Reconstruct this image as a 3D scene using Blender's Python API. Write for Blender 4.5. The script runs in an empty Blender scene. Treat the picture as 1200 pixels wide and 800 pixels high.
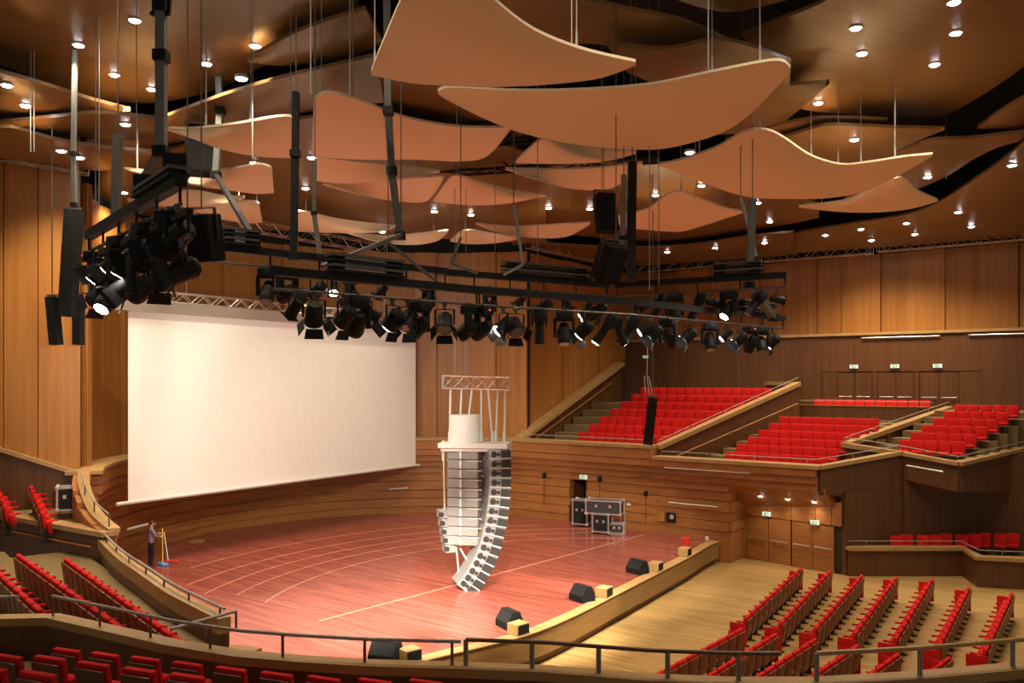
import bpy, bmesh, math, random
from mathutils import Vector, Matrix
random.seed(7)
R = math.radians
sc = bpy.context.scene
col = sc.collection
# ------------------------------------------------------------------ camera
EYE = 7.0            # metres above the stage floor (z = 0)
FOC, CX, HZ = 1000.0, 600.0, 445.0      # focal length in px of the 1200x800 frame, centre, horizon row
cam_d = bpy.data.cameras.new('camera'); cam = bpy.data.objects.new('camera', cam_d); col.objects.link(cam)
cam.location = (0, 0, EYE); cam.rotation_euler = (R(90), 0, 0)
cam_d.sensor_width = 36; cam_d.lens = 36 * FOC / 1200; cam_d.shift_y = (HZ - 400) / 1200
cam_d.clip_end = 300; cam_d.clip_start = 0.1
sc.camera = cam
# ------------------------------------------------------------------ light
w = bpy.data.worlds.new('hall_air'); sc.world = w; w.use_nodes = True
w.node_tree.nodes['Background'].inputs[0].default_value = (1.0, 0.85, 0.66, 1)
w.node_tree.nodes['Background'].inputs[1].default_value = 0.20
sc.view_settings.view_transform = 'Standard'; sc.view_settings.look = 'None'
sc.view_settings.gamma = 1; sc.view_settings.use_curve_mapping = False
sc.view_settings.exposure = 0.2
DOWN_W, STAGE_W, SCREEN_W = 950.0, 8600.0, 2500.0     # watts: ceiling downlight, stage spot, screen wash
WARM = (1.0, 0.82, 0.57); WARM2 = (1.0, 0.88, 0.72)

# ------------------------------------------------------------------ helpers
def at(px, py, Y):
    return Vector(((px - CX) / FOC * Y, Y, EYE - (py - HZ) / FOC * Y))
def on(px, py, z):
    Y = (EYE - z) * FOC / (py - HZ)
    return at(px, py, Y)
def V(*a): return Vector(a)

class MB:
    def __init__(s): s.v = []; s.f = []; s.m = []; s.mi = 0
    def add(s, vs, fs):
        b = len(s.v); s.v += [Vector(x) for x in vs]
        for f in fs: s.f.append(tuple(b + i for i in f)); s.m.append(s.mi)
        return s
    def box(s, c, d, rz=0, rx=0, ry=0):
        M = Matrix.Rotation(rz, 3, 'Z') @ Matrix.Rotation(ry, 3, 'Y') @ Matrix.Rotation(rx, 3, 'X')
        x, y, z = d[0]/2, d[1]/2, d[2]/2
        vs = [Vector(c) + M @ Vector((a*x, b*y, e*z)) for e in (-1, 1) for b in (-1, 1) for a in (-1, 1)]
        return s.add(vs, [(0,2,3,1),(4,5,7,6),(0,1,5,4),(2,6,7,3),(0,4,6,2),(1,3,7,5)])
    def bbox(s, c, d, bv=.03, rz=0, rx=0):            # box with chamfered edges
        bm = bmesh.new(); bmesh.ops.create_cube(bm, size=1)
        for v in bm.verts: v.co = Vector((v.co.x*d[0], v.co.y*d[1], v.co.z*d[2]))
        bmesh.ops.bevel(bm, geom=bm.edges[:], offset=bv, segments=2, affect='EDGES', profile=.5)
        M = Matrix.Rotation(rz, 3, 'Z') @ Matrix.Rotation(rx, 3, 'X')
        bm.verts.index_update()
        s.add([Vector(c) + M @ v.co for v in bm.verts], [[v.index for v in f.verts] for f in bm.faces]); bm.free()
        return s
    def bar(s, a, b, w, h, up=(0,0,1)):
        a, b = Vector(a), Vector(b); d = (b - a).normalized(); up = Vector(up)
        if abs(d.dot(up)) > .98: up = Vector((0,1,0))
        x = d.cross(up).normalized(); y = x.cross(d)
        vs = [p + x*i*w/2 + y*j*h/2 for p in (a, b) for i, j in ((-1,-1),(1,-1),(1,1),(-1,1))]
        return s.add(vs, [(3,2,1,0),(4,5,6,7),(0,1,5,4),(1,2,6,5),(2,3,7,6),(3,0,4,7)])
    def cyl(s, a, b, r0, r1=None, n=8, caps=True):
        r1 = r0 if r1 is None else r1
        a, b = Vector(a), Vector(b); d = (b - a).normalized()
        up = Vector((0,0,1)) if abs(d.z) < .95 else Vector((0,1,0))
        x = d.cross(up).normalized(); y = x.cross(d)
        vs = [p + (x*math.cos(2*math.pi*i/n) + y*math.sin(2*math.pi*i/n))*r for p, r in ((a, r0), (b, r1)) for i in range(n)]
        fs = [(i, (i+1) % n, n+(i+1) % n, n+i) for i in range(n)]
        if caps: fs += [tuple(range(n-1, -1, -1)), tuple(range(n, 2*n))]
        return s.add(vs, fs)
    def tube(s, pts, r, n=6):
        for a, b in zip(pts, pts[1:]): s.cyl(a, b, r, r, n)
        return s
    def prism(s, poly, z0, z1):
        n = len(poly)
        vs = [(p[0], p[1], z0) for p in poly] + [(p[0], p[1], z1) for p in poly]
        return s.add(vs, [(i, (i+1) % n, n+(i+1) % n, n+i) for i in range(n)] + [tuple(range(n-1, -1, -1)), tuple(range(n, 2*n))])
    def ribbon(s, path, nrm, o0, o1, zb, zt):          # solid band along a plan path, offset o0..o1 along nrm, zb/zt per point
        n = len(path); vs = []
        for i, p in enumerate(path):
            q0 = (p[0] + nrm[i][0]*o0, p[1] + nrm[i][1]*o0); q1 = (p[0] + nrm[i][0]*o1, p[1] + nrm[i][1]*o1)
            a = zb[i] if isinstance(zb, (list, tuple)) else zb; b = zt[i] if isinstance(zt, (list, tuple)) else zt
            vs += [(*q0, a), (*q1, a), (*q1, b), (*q0, b)]
        fs = [(3,2,1,0), tuple(4*(n-1)+k for k in range(4))]
        for i in range(n-1):
            for k in range(4):
                fs.append((4*i+k, 4*i+(k+1) % 4, 4*i+4+(k+1) % 4, 4*i+4+k))
        return s.add(vs, fs)
    def build(s, name, mat, parent=None, smooth=False, origin=None):
        me = bpy.data.meshes.new(name)
        if origin is None:
            xs = [v.x for v in s.v]; ys = [v.y for v in s.v]; zs = [v.z for v in s.v]
            origin = Vector(((min(xs)+max(xs))/2, (min(ys)+max(ys))/2, min(zs)))
        origin = Vector(origin)
        me.from_pydata([v - origin for v in s.v], [], s.f)
        for m in (mat if isinstance(mat, (list, tuple)) else [mat]): me.materials.append(M[m])
        if len(set(s.m)) > 1 or (s.m and s.m[0]):
            me.polygons.foreach_set('material_index', s.m)
        bm = bmesh.new(); bm.from_mesh(me); bmesh.ops.recalc_face_normals(bm, faces=bm.faces[:]); bm.to_mesh(me); bm.free()
        if smooth:
            me.polygons.foreach_set('use_smooth', [True]*len(me.polygons))
            try: me.set_sharp_from_angle(angle=R(35))
            except Exception: pass
        o = bpy.data.objects.new(name, me); col.objects.link(o)
        o.location = origin
        if parent is not None:
            o.parent = parent; o.location = origin - (POS.get(parent.name, Vector()))
        POS[o.name] = origin
        return o
POS = {}
def tag(o, label, cat, group=None):
    o['label'] = label; o['category'] = cat
    if group: o['group'] = group
    return o
def thing(name, label, cat, loc=(0,0,0), group=None, rz=0):
    o = bpy.data.objects.new(name, None); col.objects.link(o); o.location = loc; o.rotation_euler.z = rz
    o.empty_display_size = .2; POS[o.name] = Vector(loc)
    return tag(o, label, cat, group)
def struct(o): o['kind'] = 'structure'; return o
def root(name, loc=(0,0,0)):
    o = bpy.data.objects.new(name, None); col.objects.link(o); o.location = loc; POS[o.name] = Vector(loc)
    return struct(o)
def normals(path):
    out = []
    for i in range(len(path)):
        a = Vector(path[max(0, i-1)][:2]); b = Vector(path[min(len(path)-1, i+1)][:2]); d = (b - a).normalized()
        out.append((-d.y, d.x))
    return out
def crom(pts, n):                                       # Catmull-Rom resample
    pts = [Vector(p) for p in pts]; m = len(pts) - 1; out = []
    for i in range(n):
        t = i / (n-1) * m; k = min(int(t), m-1); u = t - k
        p0, p1, p2, p3 = pts[max(k-1, 0)], pts[k], pts[k+1], pts[min(k+2, m)]
        out.append(.5*((2*p1) + (p2-p0)*u + (2*p0-5*p1+4*p2-p3)*u*u + (3*p1-p0-3*p2+p3)*u**3))
    return out
ORD = ['first','second','third','fourth','fifth','sixth','seventh','eighth','ninth','tenth','eleventh','twelfth','thirteenth','fourteenth',
       'fifteenth','sixteenth','seventeenth','eighteenth','nineteenth','twentieth','twenty-first','twenty-second','twenty-third','twenty-fourth','twenty-fifth','twenty-sixth','twenty-seventh','twenty-eighth']
# hall plan: circle of the stage wall, straight facade on the far side with its own (t, d) coordinates
CEN = Vector((-3.5, 33.3)); RAD = 11.8
P0 = Vector((-.45, 44.7)); LD = Vector((.8, -.6)); LN = Vector((.6, .8))
def td(t, d=0, z=None):
    p = P0 + LD*t + LN*d
    return (p.x, p.y) if z is None else Vector((p.x, p.y, z))
def t_of(px, d):
    q = (px - CX)/FOC; b = P0 + LN*d
    return (q*b.y - b.x) / (LD.x - q*LD.y)
def arc(th, r=RAD): return (CEN.x + r*math.cos(R(th)), CEN.y + r*math.sin(R(th)))

# ------------------------------------------------------------------ materials
M = {}
def mat(name, c, rough=.5, metal=0, emit=None, es=0, spec=None):
    m = bpy.data.materials.new(name); m.use_nodes = True; b = m.node_tree.nodes['Principled BSDF']
    b.inputs['Base Color'].default_value = (*c, 1); b.inputs['Roughness'].default_value = rough; b.inputs['Metallic'].default_value = metal
    if spec is not None: b.inputs['Specular IOR Level'].default_value = spec
    if emit: b.inputs['Emission Color'].default_value = (*emit, 1); b.inputs['Emission Strength'].default_value = es
    M[name] = m; return m
def grain(name, c1, c2, scale, rough=.45, rot=0, vary=.12, planks=None, joint=None, spec=.4, bump=0):
    """wood: noise stretched along one axis, tone differing from piece to piece, optional plank joints"""
    m = mat(name, c1, rough, spec=spec); nt = m.node_tree; L = nt.links; N = nt.nodes
    b = N['Principled BSDF']
    geo = N.new('ShaderNodeNewGeometry'); mp = N.new('ShaderNodeMapping'); mp.vector_type = 'POINT'
    mp.inputs['Rotation'].default_value = (0, 0, rot)
    L.new(geo.outputs['Position'], mp.inputs['Vector'])
    mp2 = N.new('ShaderNodeMapping'); mp2.inputs['Scale'].default_value = scale; L.new(mp.outputs[0], mp2.inputs[0])
    nz = N.new('ShaderNodeTexNoise'); nz.inputs['Scale'].default_value = 1; nz.inputs['Detail'].default_value = 5; nz.inputs['Roughness'].default_value = .6
    L.new(mp2.outputs[0], nz.inputs['Vector'])
    cr = N.new('ShaderNodeValToRGB'); cr.color_ramp.elements[0].position = .32; cr.color_ramp.elements[1].position = .68
    cr.color_ramp.elements[0].color = (*c2, 1); cr.color_ramp.elements[1].color = (*c1, 1)
    L.new(nz.outputs['Fac'], cr.inputs[0]); out = cr.outputs[0]
    if planks:
        bk = N.new('ShaderNodeTexBrick'); bk.offset = .37; bk.inputs['Scale'].default_value = 1
        bk.inputs['Brick Width'].default_value = planks[0]; bk.inputs['Row Height'].default_value = planks[1]
        bk.inputs['Mortar Size'].default_value = planks[2]; bk.inputs['Bias'].default_value = 0
        bk.inputs['Color1'].default_value = (.80,.80,.80,1); bk.inputs['Color2'].default_value = (1.12,1.12,1.12,1); bk.inputs['Mortar'].default_value = (.45,.45,.45,1)
        L.new(mp.outputs[0], bk.inputs['Vector'])
        mx = N.new('ShaderNodeMix'); mx.data_type = 'RGBA'; mx.blend_type = 'MULTIPLY'; mx.inputs[0].default_value = 1
        L.new(out, mx.inputs[6]); L.new(bk.outputs['Color'], mx.inputs[7]); out = mx.outputs[2]
    if vary:
        oi = N.new('ShaderNodeObjectInfo'); mr = N.new('ShaderNodeMapRange'); mr.inputs[3].default_value = 1-vary; mr.inputs[4].default_value = 1+vary
        L.new(oi.outputs['Random'], mr.inputs[0])
        mx = N.new('ShaderNodeMix'); mx.data_type = 'RGBA'; mx.blend_type = 'MULTIPLY'; mx.inputs[0].default_value = 1
        cb = N.new('ShaderNodeCombineColor')
        for k in range(3): L.new(mr.outputs[0], cb.inputs[k])
        L.new(out, mx.inputs[6]); L.new(cb.outputs[0], mx.inputs[7]); out = mx.outputs[2]
    L.new(out, b.inputs['Base Color'])
    return m
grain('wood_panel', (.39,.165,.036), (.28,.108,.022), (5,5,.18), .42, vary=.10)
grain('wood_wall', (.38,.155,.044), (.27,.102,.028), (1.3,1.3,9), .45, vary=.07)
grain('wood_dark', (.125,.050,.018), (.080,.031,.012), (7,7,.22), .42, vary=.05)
grain('wood_cap', (.40,.245,.10), (.33,.195,.074), (2,2,4), .45, vary=.05)
grain('wood_floor', (.46,.29,.108), (.36,.215,.072), (.5,9,1), .38, rot=R(36.9), vary=0, planks=(2.4,.16,.006))
grain('tier_floor', (.21,.145,.06), (.16,.105,.042), (.5,9,1), .5, rot=R(36.9), vary=0)
grain('stage_wood', (.33,.088,.064), (.19,.044,.032), (.35,6,1), .24, rot=R(36.9), vary=0, planks=(3.0,.14,.004), spec=.5)
grain('stage_line', (.46,.20,.14), (.40,.165,.115), (4,4,1), .35, vary=0)
grain('stage_fascia', (.235,.13,.040), (.19,.10,.029), (1,1,8), .5, vary=.04)
grain('ceiling_veneer', (.225,.132,.054), (.165,.092,.036), (.45,5,1), .30, rot=R(-20), vary=.10, spec=.5)
grain('reflector', (.88,.65,.42), (.86,.63,.40), (.8,.8,1), .6, vary=.02)
mat('rim', (.70,.58,.42), .5)
mat('void_black', (.006,.006,.006), .9)
def cloth(name, c1, c2, sc_=40):
    m = mat(name, c1, .85, spec=.15); nt = m.node_tree; N = nt.nodes; L = nt.links
    nz = N.new('ShaderNodeTexNoise'); nz.inputs['Scale'].default_value = sc_; nz.inputs['Detail'].default_value = 3
    tc = N.new('ShaderNodeTexCoord'); L.new(tc.outputs['Object'], nz.inputs['Vector'])
    cr = N.new('ShaderNodeValToRGB'); cr.color_ramp.elements[0].color = (*c2, 1); cr.color_ramp.elements[1].color = (*c1, 1)
    cr.color_ramp.elements[0].position = .35; cr.color_ramp.elements[1].position = .65
    L.new(nz.outputs['Fac'], cr.inputs[0]); L.new(cr.outputs[0], N['Principled BSDF'].inputs['Base Color'])
cloth('seat_red', (.56,.014,.012), (.46,.010,.009))
grain('seat_wood', (.20,.075,.030), (.14,.05,.02), (12,12,.5), .45, vary=.08)
mat('seat_foot', (.02,.017,.015), .6)
cloth('screen_cloth', (.86,.85,.83), (.84,.83,.81), 3)
mat('black_paint', (.010,.010,.011), .6, spec=.25)
mat('black_box', (.010,.010,.011), .8, spec=.15)
mat('grille', (.016,.016,.017), .85, spec=.15)
mat('steel', (.55,.54,.52), .32, .9)
mat('steel_dark', (.12,.115,.11), .45, .7)
mat('grey_tube', (.20,.21,.20), .45, .4)
mat('silver', (.62,.56,.46), .35, .7)
mat('white_paint', (.60,.58,.55), .5)
mat('array_grey', (.24,.236,.228), .55)
mat('array_dark', (.016,.016,.016), .7)
mat('rope', (.5,.485,.46), .7)
mat('cable_grey', (.26,.25,.225), .5)
mat('lamp_on', (1,1,1), .5, emit=(1,.96,.95), es=45)
mat('lens_on', (1,1,1), .5, emit=(1,.95,.88), es=30)
mat('lens_off', (.10,.11,.12), .15, spec=.8)
mat('led_red', (.6,.02,.01), .5, emit=(1,.05,.02), es=3)
mat('sign_green', (.03,.30,.13), .5, emit=(.10,.55,.28), es=.35)
mat('sign_white', (.75,.82,.76), .5, emit=(.75,.9,.8), es=.35)
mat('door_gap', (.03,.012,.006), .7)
mat('red_plastic', (.55,.03,.015), .4)
mat('shoe', (.03,.03,.03), .6)
mat('skin', (.55,.30,.20), .6); mat('hair', (.03,.02,.015), .7)
cloth('shirt', (.23,.15,.20), (.17,.11,.16), 30); cloth('trousers', (.018,.016,.018), (.012,.011,.013), 30)
mat('mop_yellow', (.75,.50,.06), .5); mat('mop_blue', (.08,.22,.55), .7); mat('mop_white', (.75,.75,.75), .6)
mat('case_black', (.03,.03,.032), .5); mat('alu', (.70,.70,.68), .3, .8)
# ================================================================== structure: floor, stage
fl = MB().box((2, 26, -1.15), (60, 62, .3)).build('floor', 'wood_floor'); struct(fl)
stage_front = crom([(8.9,37.0),(8.2,36.0),(6.73,33.4),(3.8,28.6),(1.69,25.2),(.16,23.26),(-2.15,21.4),(-3.7,19.8),(-5.0,17.4)], 40)
stage_front = [(p[0], p[1]) for p in stage_front]
def on_front(px):   # nearest front point for an image column
    return min(stage_front, key=lambda p: abs(600 + 1000*p[0]/p[1] - px))
outline = [(-6.2,16.6),(-9.4,19.6),(-11.6,23.2)] + [arc(t, 12.0) for t in range(232, 74, -5)] + [td(t, .15) for t in (2, 6, 10, 11.6)] + stage_front
st = root('floor_stage', (-3.5, 33, 0))
MB().prism(outline, -.16, 0).build('stage_top', 'stage_wood', st)
fn = normals(stage_front)
fn = [(-a, -b) if (a*(p[0]+3)+b*(p[1]-33)) < 0 else (a, b) for (a, b), p in zip(fn, stage_front)]   # pointing outward
MB().ribbon(stage_front, fn, -.5, .06, -.72, -.03).build('fascia_board', 'stage_fascia', st)
MB().ribbon(stage_front, fn, -.30, .10, -.01, .012).build('nosing', 'wood_cap', st)
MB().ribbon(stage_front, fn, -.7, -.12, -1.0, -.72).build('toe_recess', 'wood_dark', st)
# pale inlaid lines of the orchestra risers, concentric about a point near the stage front
for rad, a0, a1 in ((17.0,160,118),(15.4,168,100),(14.2,172,84),(13.1,172,92),(11.8,176,84)):
    pts = [(4 + rad*math.cos(R(a)), 26 + rad*math.sin(R(a))) for a in [a0 + (a1-a0)*k/48 for k in range(49)]]
    pts = [p for p in pts if (Vector(p) - CEN).length < 11.6 and (Vector(p)-P0).dot(LN) < -.3]
    MB().ribbon(pts, normals(pts), -.03, .03, 0, .006).build('inlay_line', 'stage_line', st)
pts = [(-5.6,24.8),(-1.7,29.4),(5.9,38.5)]
MB().ribbon(pts, normals(pts), -.045, .045, 0, .006).build('inlay_line', 'stage_line', st)
for px, py in ((231,634),(418,602)):
    p = on(px, py, 0); MB().cyl(p, p + V(0,0,.02), .34, .34, 16).build('floor_socket', 'wood_cap', st)

# ------------------------------------------------------------------ stage wall (stepped courses) and the facade on the far side
courses = [(-.02,.35,.02),(.35,.78,.07),(.78,1.22,.02),(1.22,1.68,.09),(1.68,2.1,.03),(2.1,2.45,.10),(2.45,2.75,.22),(2.75,3.05,.34),(3.05,3.37,.46),(3.37,3.85,.48)]
def capz(th):
    if th <= 200: return 3.85
    k = [(200,3.85),(212,3.5),(220,2.95),(228,2.62),(240,2.4)]
    for (a, za), (b, zb) in zip(k, k[1:]):
        if th <= b: return za + (zb-za)*(th-a)/(b-a)
    return 2.4
wl = root('wall_stage', (-3.5, 45, 0))
def course_run(path, nrm, z0, z1, off, tops=None):
    zt = z1 if tops is None else [max(z0+.01, min(z1, t)) for t in tops]
    MB().ribbon(path, nrm, -.35, off, z0+.012, zt if isinstance(zt, list) else zt-.012).build('wood_course', 'wood_wall', wl)
for z0, z1, off in courses:
    seg = [(228-4*i, 224-4*i) for i in range(7)] + [(200,192),(192,170),(170,150),(150,130),(130,112),(112,93),(93,75)]
    for a, b in seg:
        ths = [a + (b-a)*k/6 for k in range(7)]
        tops = [capz(t) for t in ths]
        if min(tops) <= z0 + .02: continue
        path = [arc(t) for t in ths]; nrm = [(-math.cos(R(t)), -math.sin(R(t))) for t in ths]
        course_run(path, nrm, z0, z1, off if a <= 200 else off*.35, tops if min(tops) < 3.85 else None)
    inn = (-LN.x, -LN.y)
    brk = [0, 4.15, 5.14, 8.84, 12.43, 16.28]
    for a, b in zip(brk, brk[1:]):
        if a == 4.15 and z1 <= 2.1: continue
        if a >= 8.84 and z0 >= 3.37: continue
        if a >= 12.43 and z1 <= 2.45: continue
        zz = z0 if z0 > 0 or a < 8.84 else -1.0
        e1 = b + (.0 if b != 12.43 else 0)
        course_run([td(a), td(e1)], [inn, inn], zz, z1, off)
# solid core behind the courses
MB().ribbon([td(0), td(4.15)], [(LN.x,LN.y)]*2, .3, .6, 0, 3.8).build('wall_core', 'wood_dark', wl)
MB().ribbon([td(5.14), td(12.4)], [(LN.x,LN.y)]*2, .3, .6, -1, 3.3).build('wall_core', 'wood_dark', wl)
# return face at the corner by the stalls doors
for k, (z0, z1, off) in enumerate(courses[:6]):
    zz = -1 if k == 0 else z0
    MB().ribbon([td(12.40, 0), td(12.40, 1.4)], [(LD.x, LD.y)]*2, -.2, off+.05, zz+.012, z1-.012).build('wood_course', 'wood_wall', wl)
# caps
for ths, o0, o1 in ((list(range(228, 199, -2)), -.20, .14), (list(range(202, 74, -4)), -.62, .52)):
    MB().ribbon([arc(t) for t in ths], [(-math.cos(R(t)), -math.sin(R(t))) for t in ths], o0, o1, [capz(t) for t in ths], [capz(t)+.12 for t in ths]).build('cap_board', 'wood_cap', wl)
MB().ribbon([td(0), td(8.84)], [inn]*2, -.35, .52, 3.85, 4.0).build('cap_board', 'wood_cap', wl)
MB().ribbon([td(8.9), td(16.4)], [inn]*2, -.3, .52, 3.37, 3.52).build('cap_board', 'wood_cap', wl)
# stage door opening: dark passage
MB().ribbon([td(4.15), td(5.14)], [(LN.x,LN.y)]*2, 1.4, 1.5, 0, 2.2).box((*td(4.12,.9), 1.05), (.06,1.2,2.1), rz=R(-36.9)).box((*td(5.17,.9), 1.05), (.06,1.2,2.1), rz=R(-36.9)).build('door_passage', 'wood_dark', wl)
for k in range(6):
    MB().box((*td(5.0,.75), .2+.33*k), (.18,1.0,.2), rz=R(-36.9)).build('wood_course', 'wood_dark', wl)

# ------------------------------------------------------------------ tall vertical panels
def panel_wall(rname, path, z0, z1, widths, m='wood_panel', depth=(.05,.22), zb=None, back=True):
    """splits a plan polyline into upright panels with alternating depth; zb(s) gives the bottom along the run"""
    rt = root(rname, (path[0][0], path[0][1], z0))
    L_ = [0.0]
    for a, b in zip(path, path[1:]): L_.append(L_[-1] + (Vector(b)-Vector(a)).length)
    def P(s):
        for i in range(len(path)-1):
            if s <= L_[i+1] or i == len(path)-2:
                u = (s-L_[i])/(L_[i+1]-L_[i]); return Vector(path[i]).lerp(Vector(path[i+1]), u)
    s = 0; k = 0; tot = L_[-1]
    while s < tot - .05:
        e = min(tot, s + widths[k % len(widths)])
        a, b = P(s), P(e); d = (b-a).normalized(); n = (-d.y, d.x)
        o = depth[k % 2] + (.04 if k % 3 == 0 else 0)
        a2, b2 = a + d*.012, b - d*.012
        zz = z0 if zb is None else [zb(s), zb(e)]
        MB().ribbon([a2, b2], [n, n], -.06, o, zz, z1).build('wall_panel', m, rt)
        s = e; k += 1
    if back:
        n = normals(path); MB().ribbon(path, n, -.5, -.08, z0 if zb is None else [zb(x) for x in L_], 18.7).build('wall_core', 'void_black', rt)
    return rt
left_dir = Vector((-.91, -.415))
Lw0 = Vector((-14.9, 29.5))
# panels face the hall: path direction chosen so the left normal looks inward
panel_wall('wall_left', [tuple(Lw0), tuple(Lw0 + left_dir*9)], 3.6, 14.3, [1.28,1.0,1.5,1.9], zb=lambda s: 3.7 + s*.385, depth=(.22,.26))
MB().bbox((-15.05,30.1,3.7+5.1), (.34,.34,10.2), .02).build('wall_post', 'wood_panel', bpy.data.objects['wall_left'])
panel_wall('wall_back', [arc(t, 12.6) for t in range(70, 188, 3)], 3.9, 13.8, [1.7,1.35,1.9,1.2,2.1])
panel_wall('wall_choir', [(7.2,54.6),(.62,45.55)], 3.85, 13.8, [1.9,1.5,2.4,1.7], zb=lambda s: 8.3 - s*.36, depth=(.05,.16))
# ------------------------------------------------------------------ far wall behind the balconies
fw = root('wall_far', td(8, 12.6, 4))
FD = 12.6
for a, b in ((-1,3.2),(3.2,7.6),(7.6,10.9),(10.9,12.55)):
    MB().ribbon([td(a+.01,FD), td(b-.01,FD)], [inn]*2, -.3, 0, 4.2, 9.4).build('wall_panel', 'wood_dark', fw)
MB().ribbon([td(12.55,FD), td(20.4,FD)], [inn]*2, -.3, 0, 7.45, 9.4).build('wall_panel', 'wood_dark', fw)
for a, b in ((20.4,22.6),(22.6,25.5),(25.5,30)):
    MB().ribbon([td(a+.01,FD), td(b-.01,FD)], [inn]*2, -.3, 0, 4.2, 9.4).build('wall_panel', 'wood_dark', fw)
MB().ribbon([td(12.55,FD), td(20.4,FD)], [inn]*2, -.5, -.22, 4.2, 7.5).build('wall_core', 'door_gap', fw)
MB().ribbon([td(-1,FD), td(30,FD)], [inn]*2, -.9, .12, 9.4, 9.55).build('cap_board', 'wood_cap', fw)
panel_wall('wall_far_upper', [td(30,13.5), td(-1.5,13.5)], 9.5, 13.8, [1.55,1.9,1.25,2.0,1.4,1.75], depth=(.05,.2))
MB().ribbon([td(22.75,13.1), td(26.5,13.1)], [inn]*2, -.2, .3, 9.5, 15).build('wall_panel', 'wood_panel', fw)
# rails fixed along the ledge front
for a, b, z in ((t_of(1010,FD), t_of(1102,FD), 9.25), (t_of(1135,FD), t_of(1200,FD)+2, 9.25)):
    MB().cyl(td(a,FD-.1,z), td(b,FD-.1,z), .04).build('ledge_rail', 'steel', fw)

# doors in the far wall: three pairs
def push_bar(parent, a, b, r=.028):
    MB().cyl(a, b, r, r, 8).build('push_bar', 'steel', parent)
dn = 0
def double_door(ta, tb, d0, d1, zf, h, hb=1.05, wood='wood_dark'):
    """two leaves between t=ta..tb; wall depth may change from d0 to d1"""
    global dn; dn += 1
    dd = lambda t: d0 + (d1-d0)*(t-ta)/(tb-ta)
    rt = root('door_%d' % dn, td((ta+tb)/2, dd((ta+tb)/2), zf))
    mid = (ta+tb)/2
    for a, b in ((ta, mid), (mid, tb)):
        p, q = td(a+.012, dd(a)), td(b-.012, dd(b))
        MB().ribbon([p, q], [inn]*2, -.08, -.02, zf+.01, zf+h-.02).build('door_leaf', wood, rt)
        u, v = a + (b-a)*.12, a + (b-a)*.88
        push_bar(rt, td(u, dd(u)-.07, zf+hb), td(v, dd(v)-.07, zf+hb))
    return rt
pairs = [(981.5,1022),(1028.5,1071),(1077.5,1124)]
for a, b in pairs: double_door(t_of(a,FD), t_of(b,FD), FD, FD, 5.05, 2.36)
g = [12.55, t_of(981.5,FD), t_of(1022,FD), t_of(1028.5,FD), t_of(1071,FD), t_of(1077.5,FD), t_of(1124,FD), 20.4]
for a, b in ((g[0],g[1]),(g[2],g[3]),(g[4],g[5]),(g[6],g[7])):
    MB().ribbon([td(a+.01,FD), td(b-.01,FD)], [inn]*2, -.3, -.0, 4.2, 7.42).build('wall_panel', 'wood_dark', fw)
def exit_sign(p, wd, ht, ang, label, nrm):
    t = thing('exit_sign', label, 'sign', p, 'illuminated exit signs')
    e = Vector((math.cos(ang), math.sin(ang), 0)); n = Vector((nrm[0], nrm[1], 0))
    MB().box(p, (wd, .06, ht), rz=ang).build('housing', 'sign_white', t)
    MB().box(Vector(p) + n*.034 - e*wd*.04, (wd*.56, .008, ht*.8), rz=ang).build('pictogram_panel', 'sign_green', t)
    # running figure, door and arrow as flat white shapes
    b = MB(); c = Vector(p) + n*.041 - e*wd*.05
    def qd(x, z, w_, h_, r=0): b.box(c + e*x*wd + V(0,0,z*ht), (w_*wd, .004, h_*ht), rz=ang, ry=r)
    qd(-.12, .0, .05, .34); qd(-.10, .27, .05, .12); qd(-.15, -.2, .04, .24, .5); qd(-.07, -.22, .04, .24, -.5)
    qd(.14, 0, .12, .62); qd(-.02, .05, .08, .07)
    b.build('pictogram', 'sign_white', t)
    return t
for (px, nm) in ((1001,'left'),(1049,'middle'),(1099,'right')):
    t_ = t_of(px, FD); exit_sign(td(t_, FD-.06, 7.72), .42, .19, R(-36.9), 'small green exit sign above the %s pair of balcony doors' % nm, inn)
t_ = t_of(757, FD); exit_sign(td(t_, FD-.06, 8.45), .34, .17, R(-36.9), 'green exit sign high on dark wall above hanging black speaker column', inn)
t_ = t_of(687, 0); exit_sign(td(t_-.02, -.22, 2.28), .42, .2, R(-36.9), 'pale green exit sign over the open stage door', inn)

# ------------------------------------------------------------------ balcony parapets, tiers
def parapet(name, pts, zbot, th=.22, cap=.13, capw=.34, m='wood_dark', side=0, capm='wood_cap'):
    """pts: (x, y, z) tops of the cap"""
    rt = root(name, (pts[0][0], pts[0][1], zbot if not isinstance(zbot, list) else zbot[0]))
    path = [(p[0], p[1]) for p in pts]; n = normals(path)
    MB().ribbon(path, n, -th/2+side, th/2+side, zbot, [p[2]-cap for p in pts]).build('parapet_panel', m, rt)
    MB().ribbon(path, n, -capw/2+side, capw/2+side, [p[2]-cap for p in pts], [p[2] for p in pts]).build('cap_board', capm, rt)
    return rt
def rail(label, pts, h, r=.03, every=1.6, post=.022, m='steel_dark', topm='cable_grey', posts=True, group=None):
    """handrail over a line of parapet tops"""
    pts = [Vector(p) for p in pts]
    t = thing('handrail', label, 'railing', pts[0], group)
    MB().tube([p + V(0,0,h) for p in pts], r, 8).build('top_rail', topm, t)
    if posts:
        acc = 0; nxt = 0
        for a, b in zip(pts, pts[1:]):
            l = (b-a).length
            while nxt <= acc + l:
                p = a.lerp(b, (nxt-acc)/l); MB().cyl(p, p + V(0,0,h), post, post, 6).build('post', m, t); nxt += every
            acc += l
    return t
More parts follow.
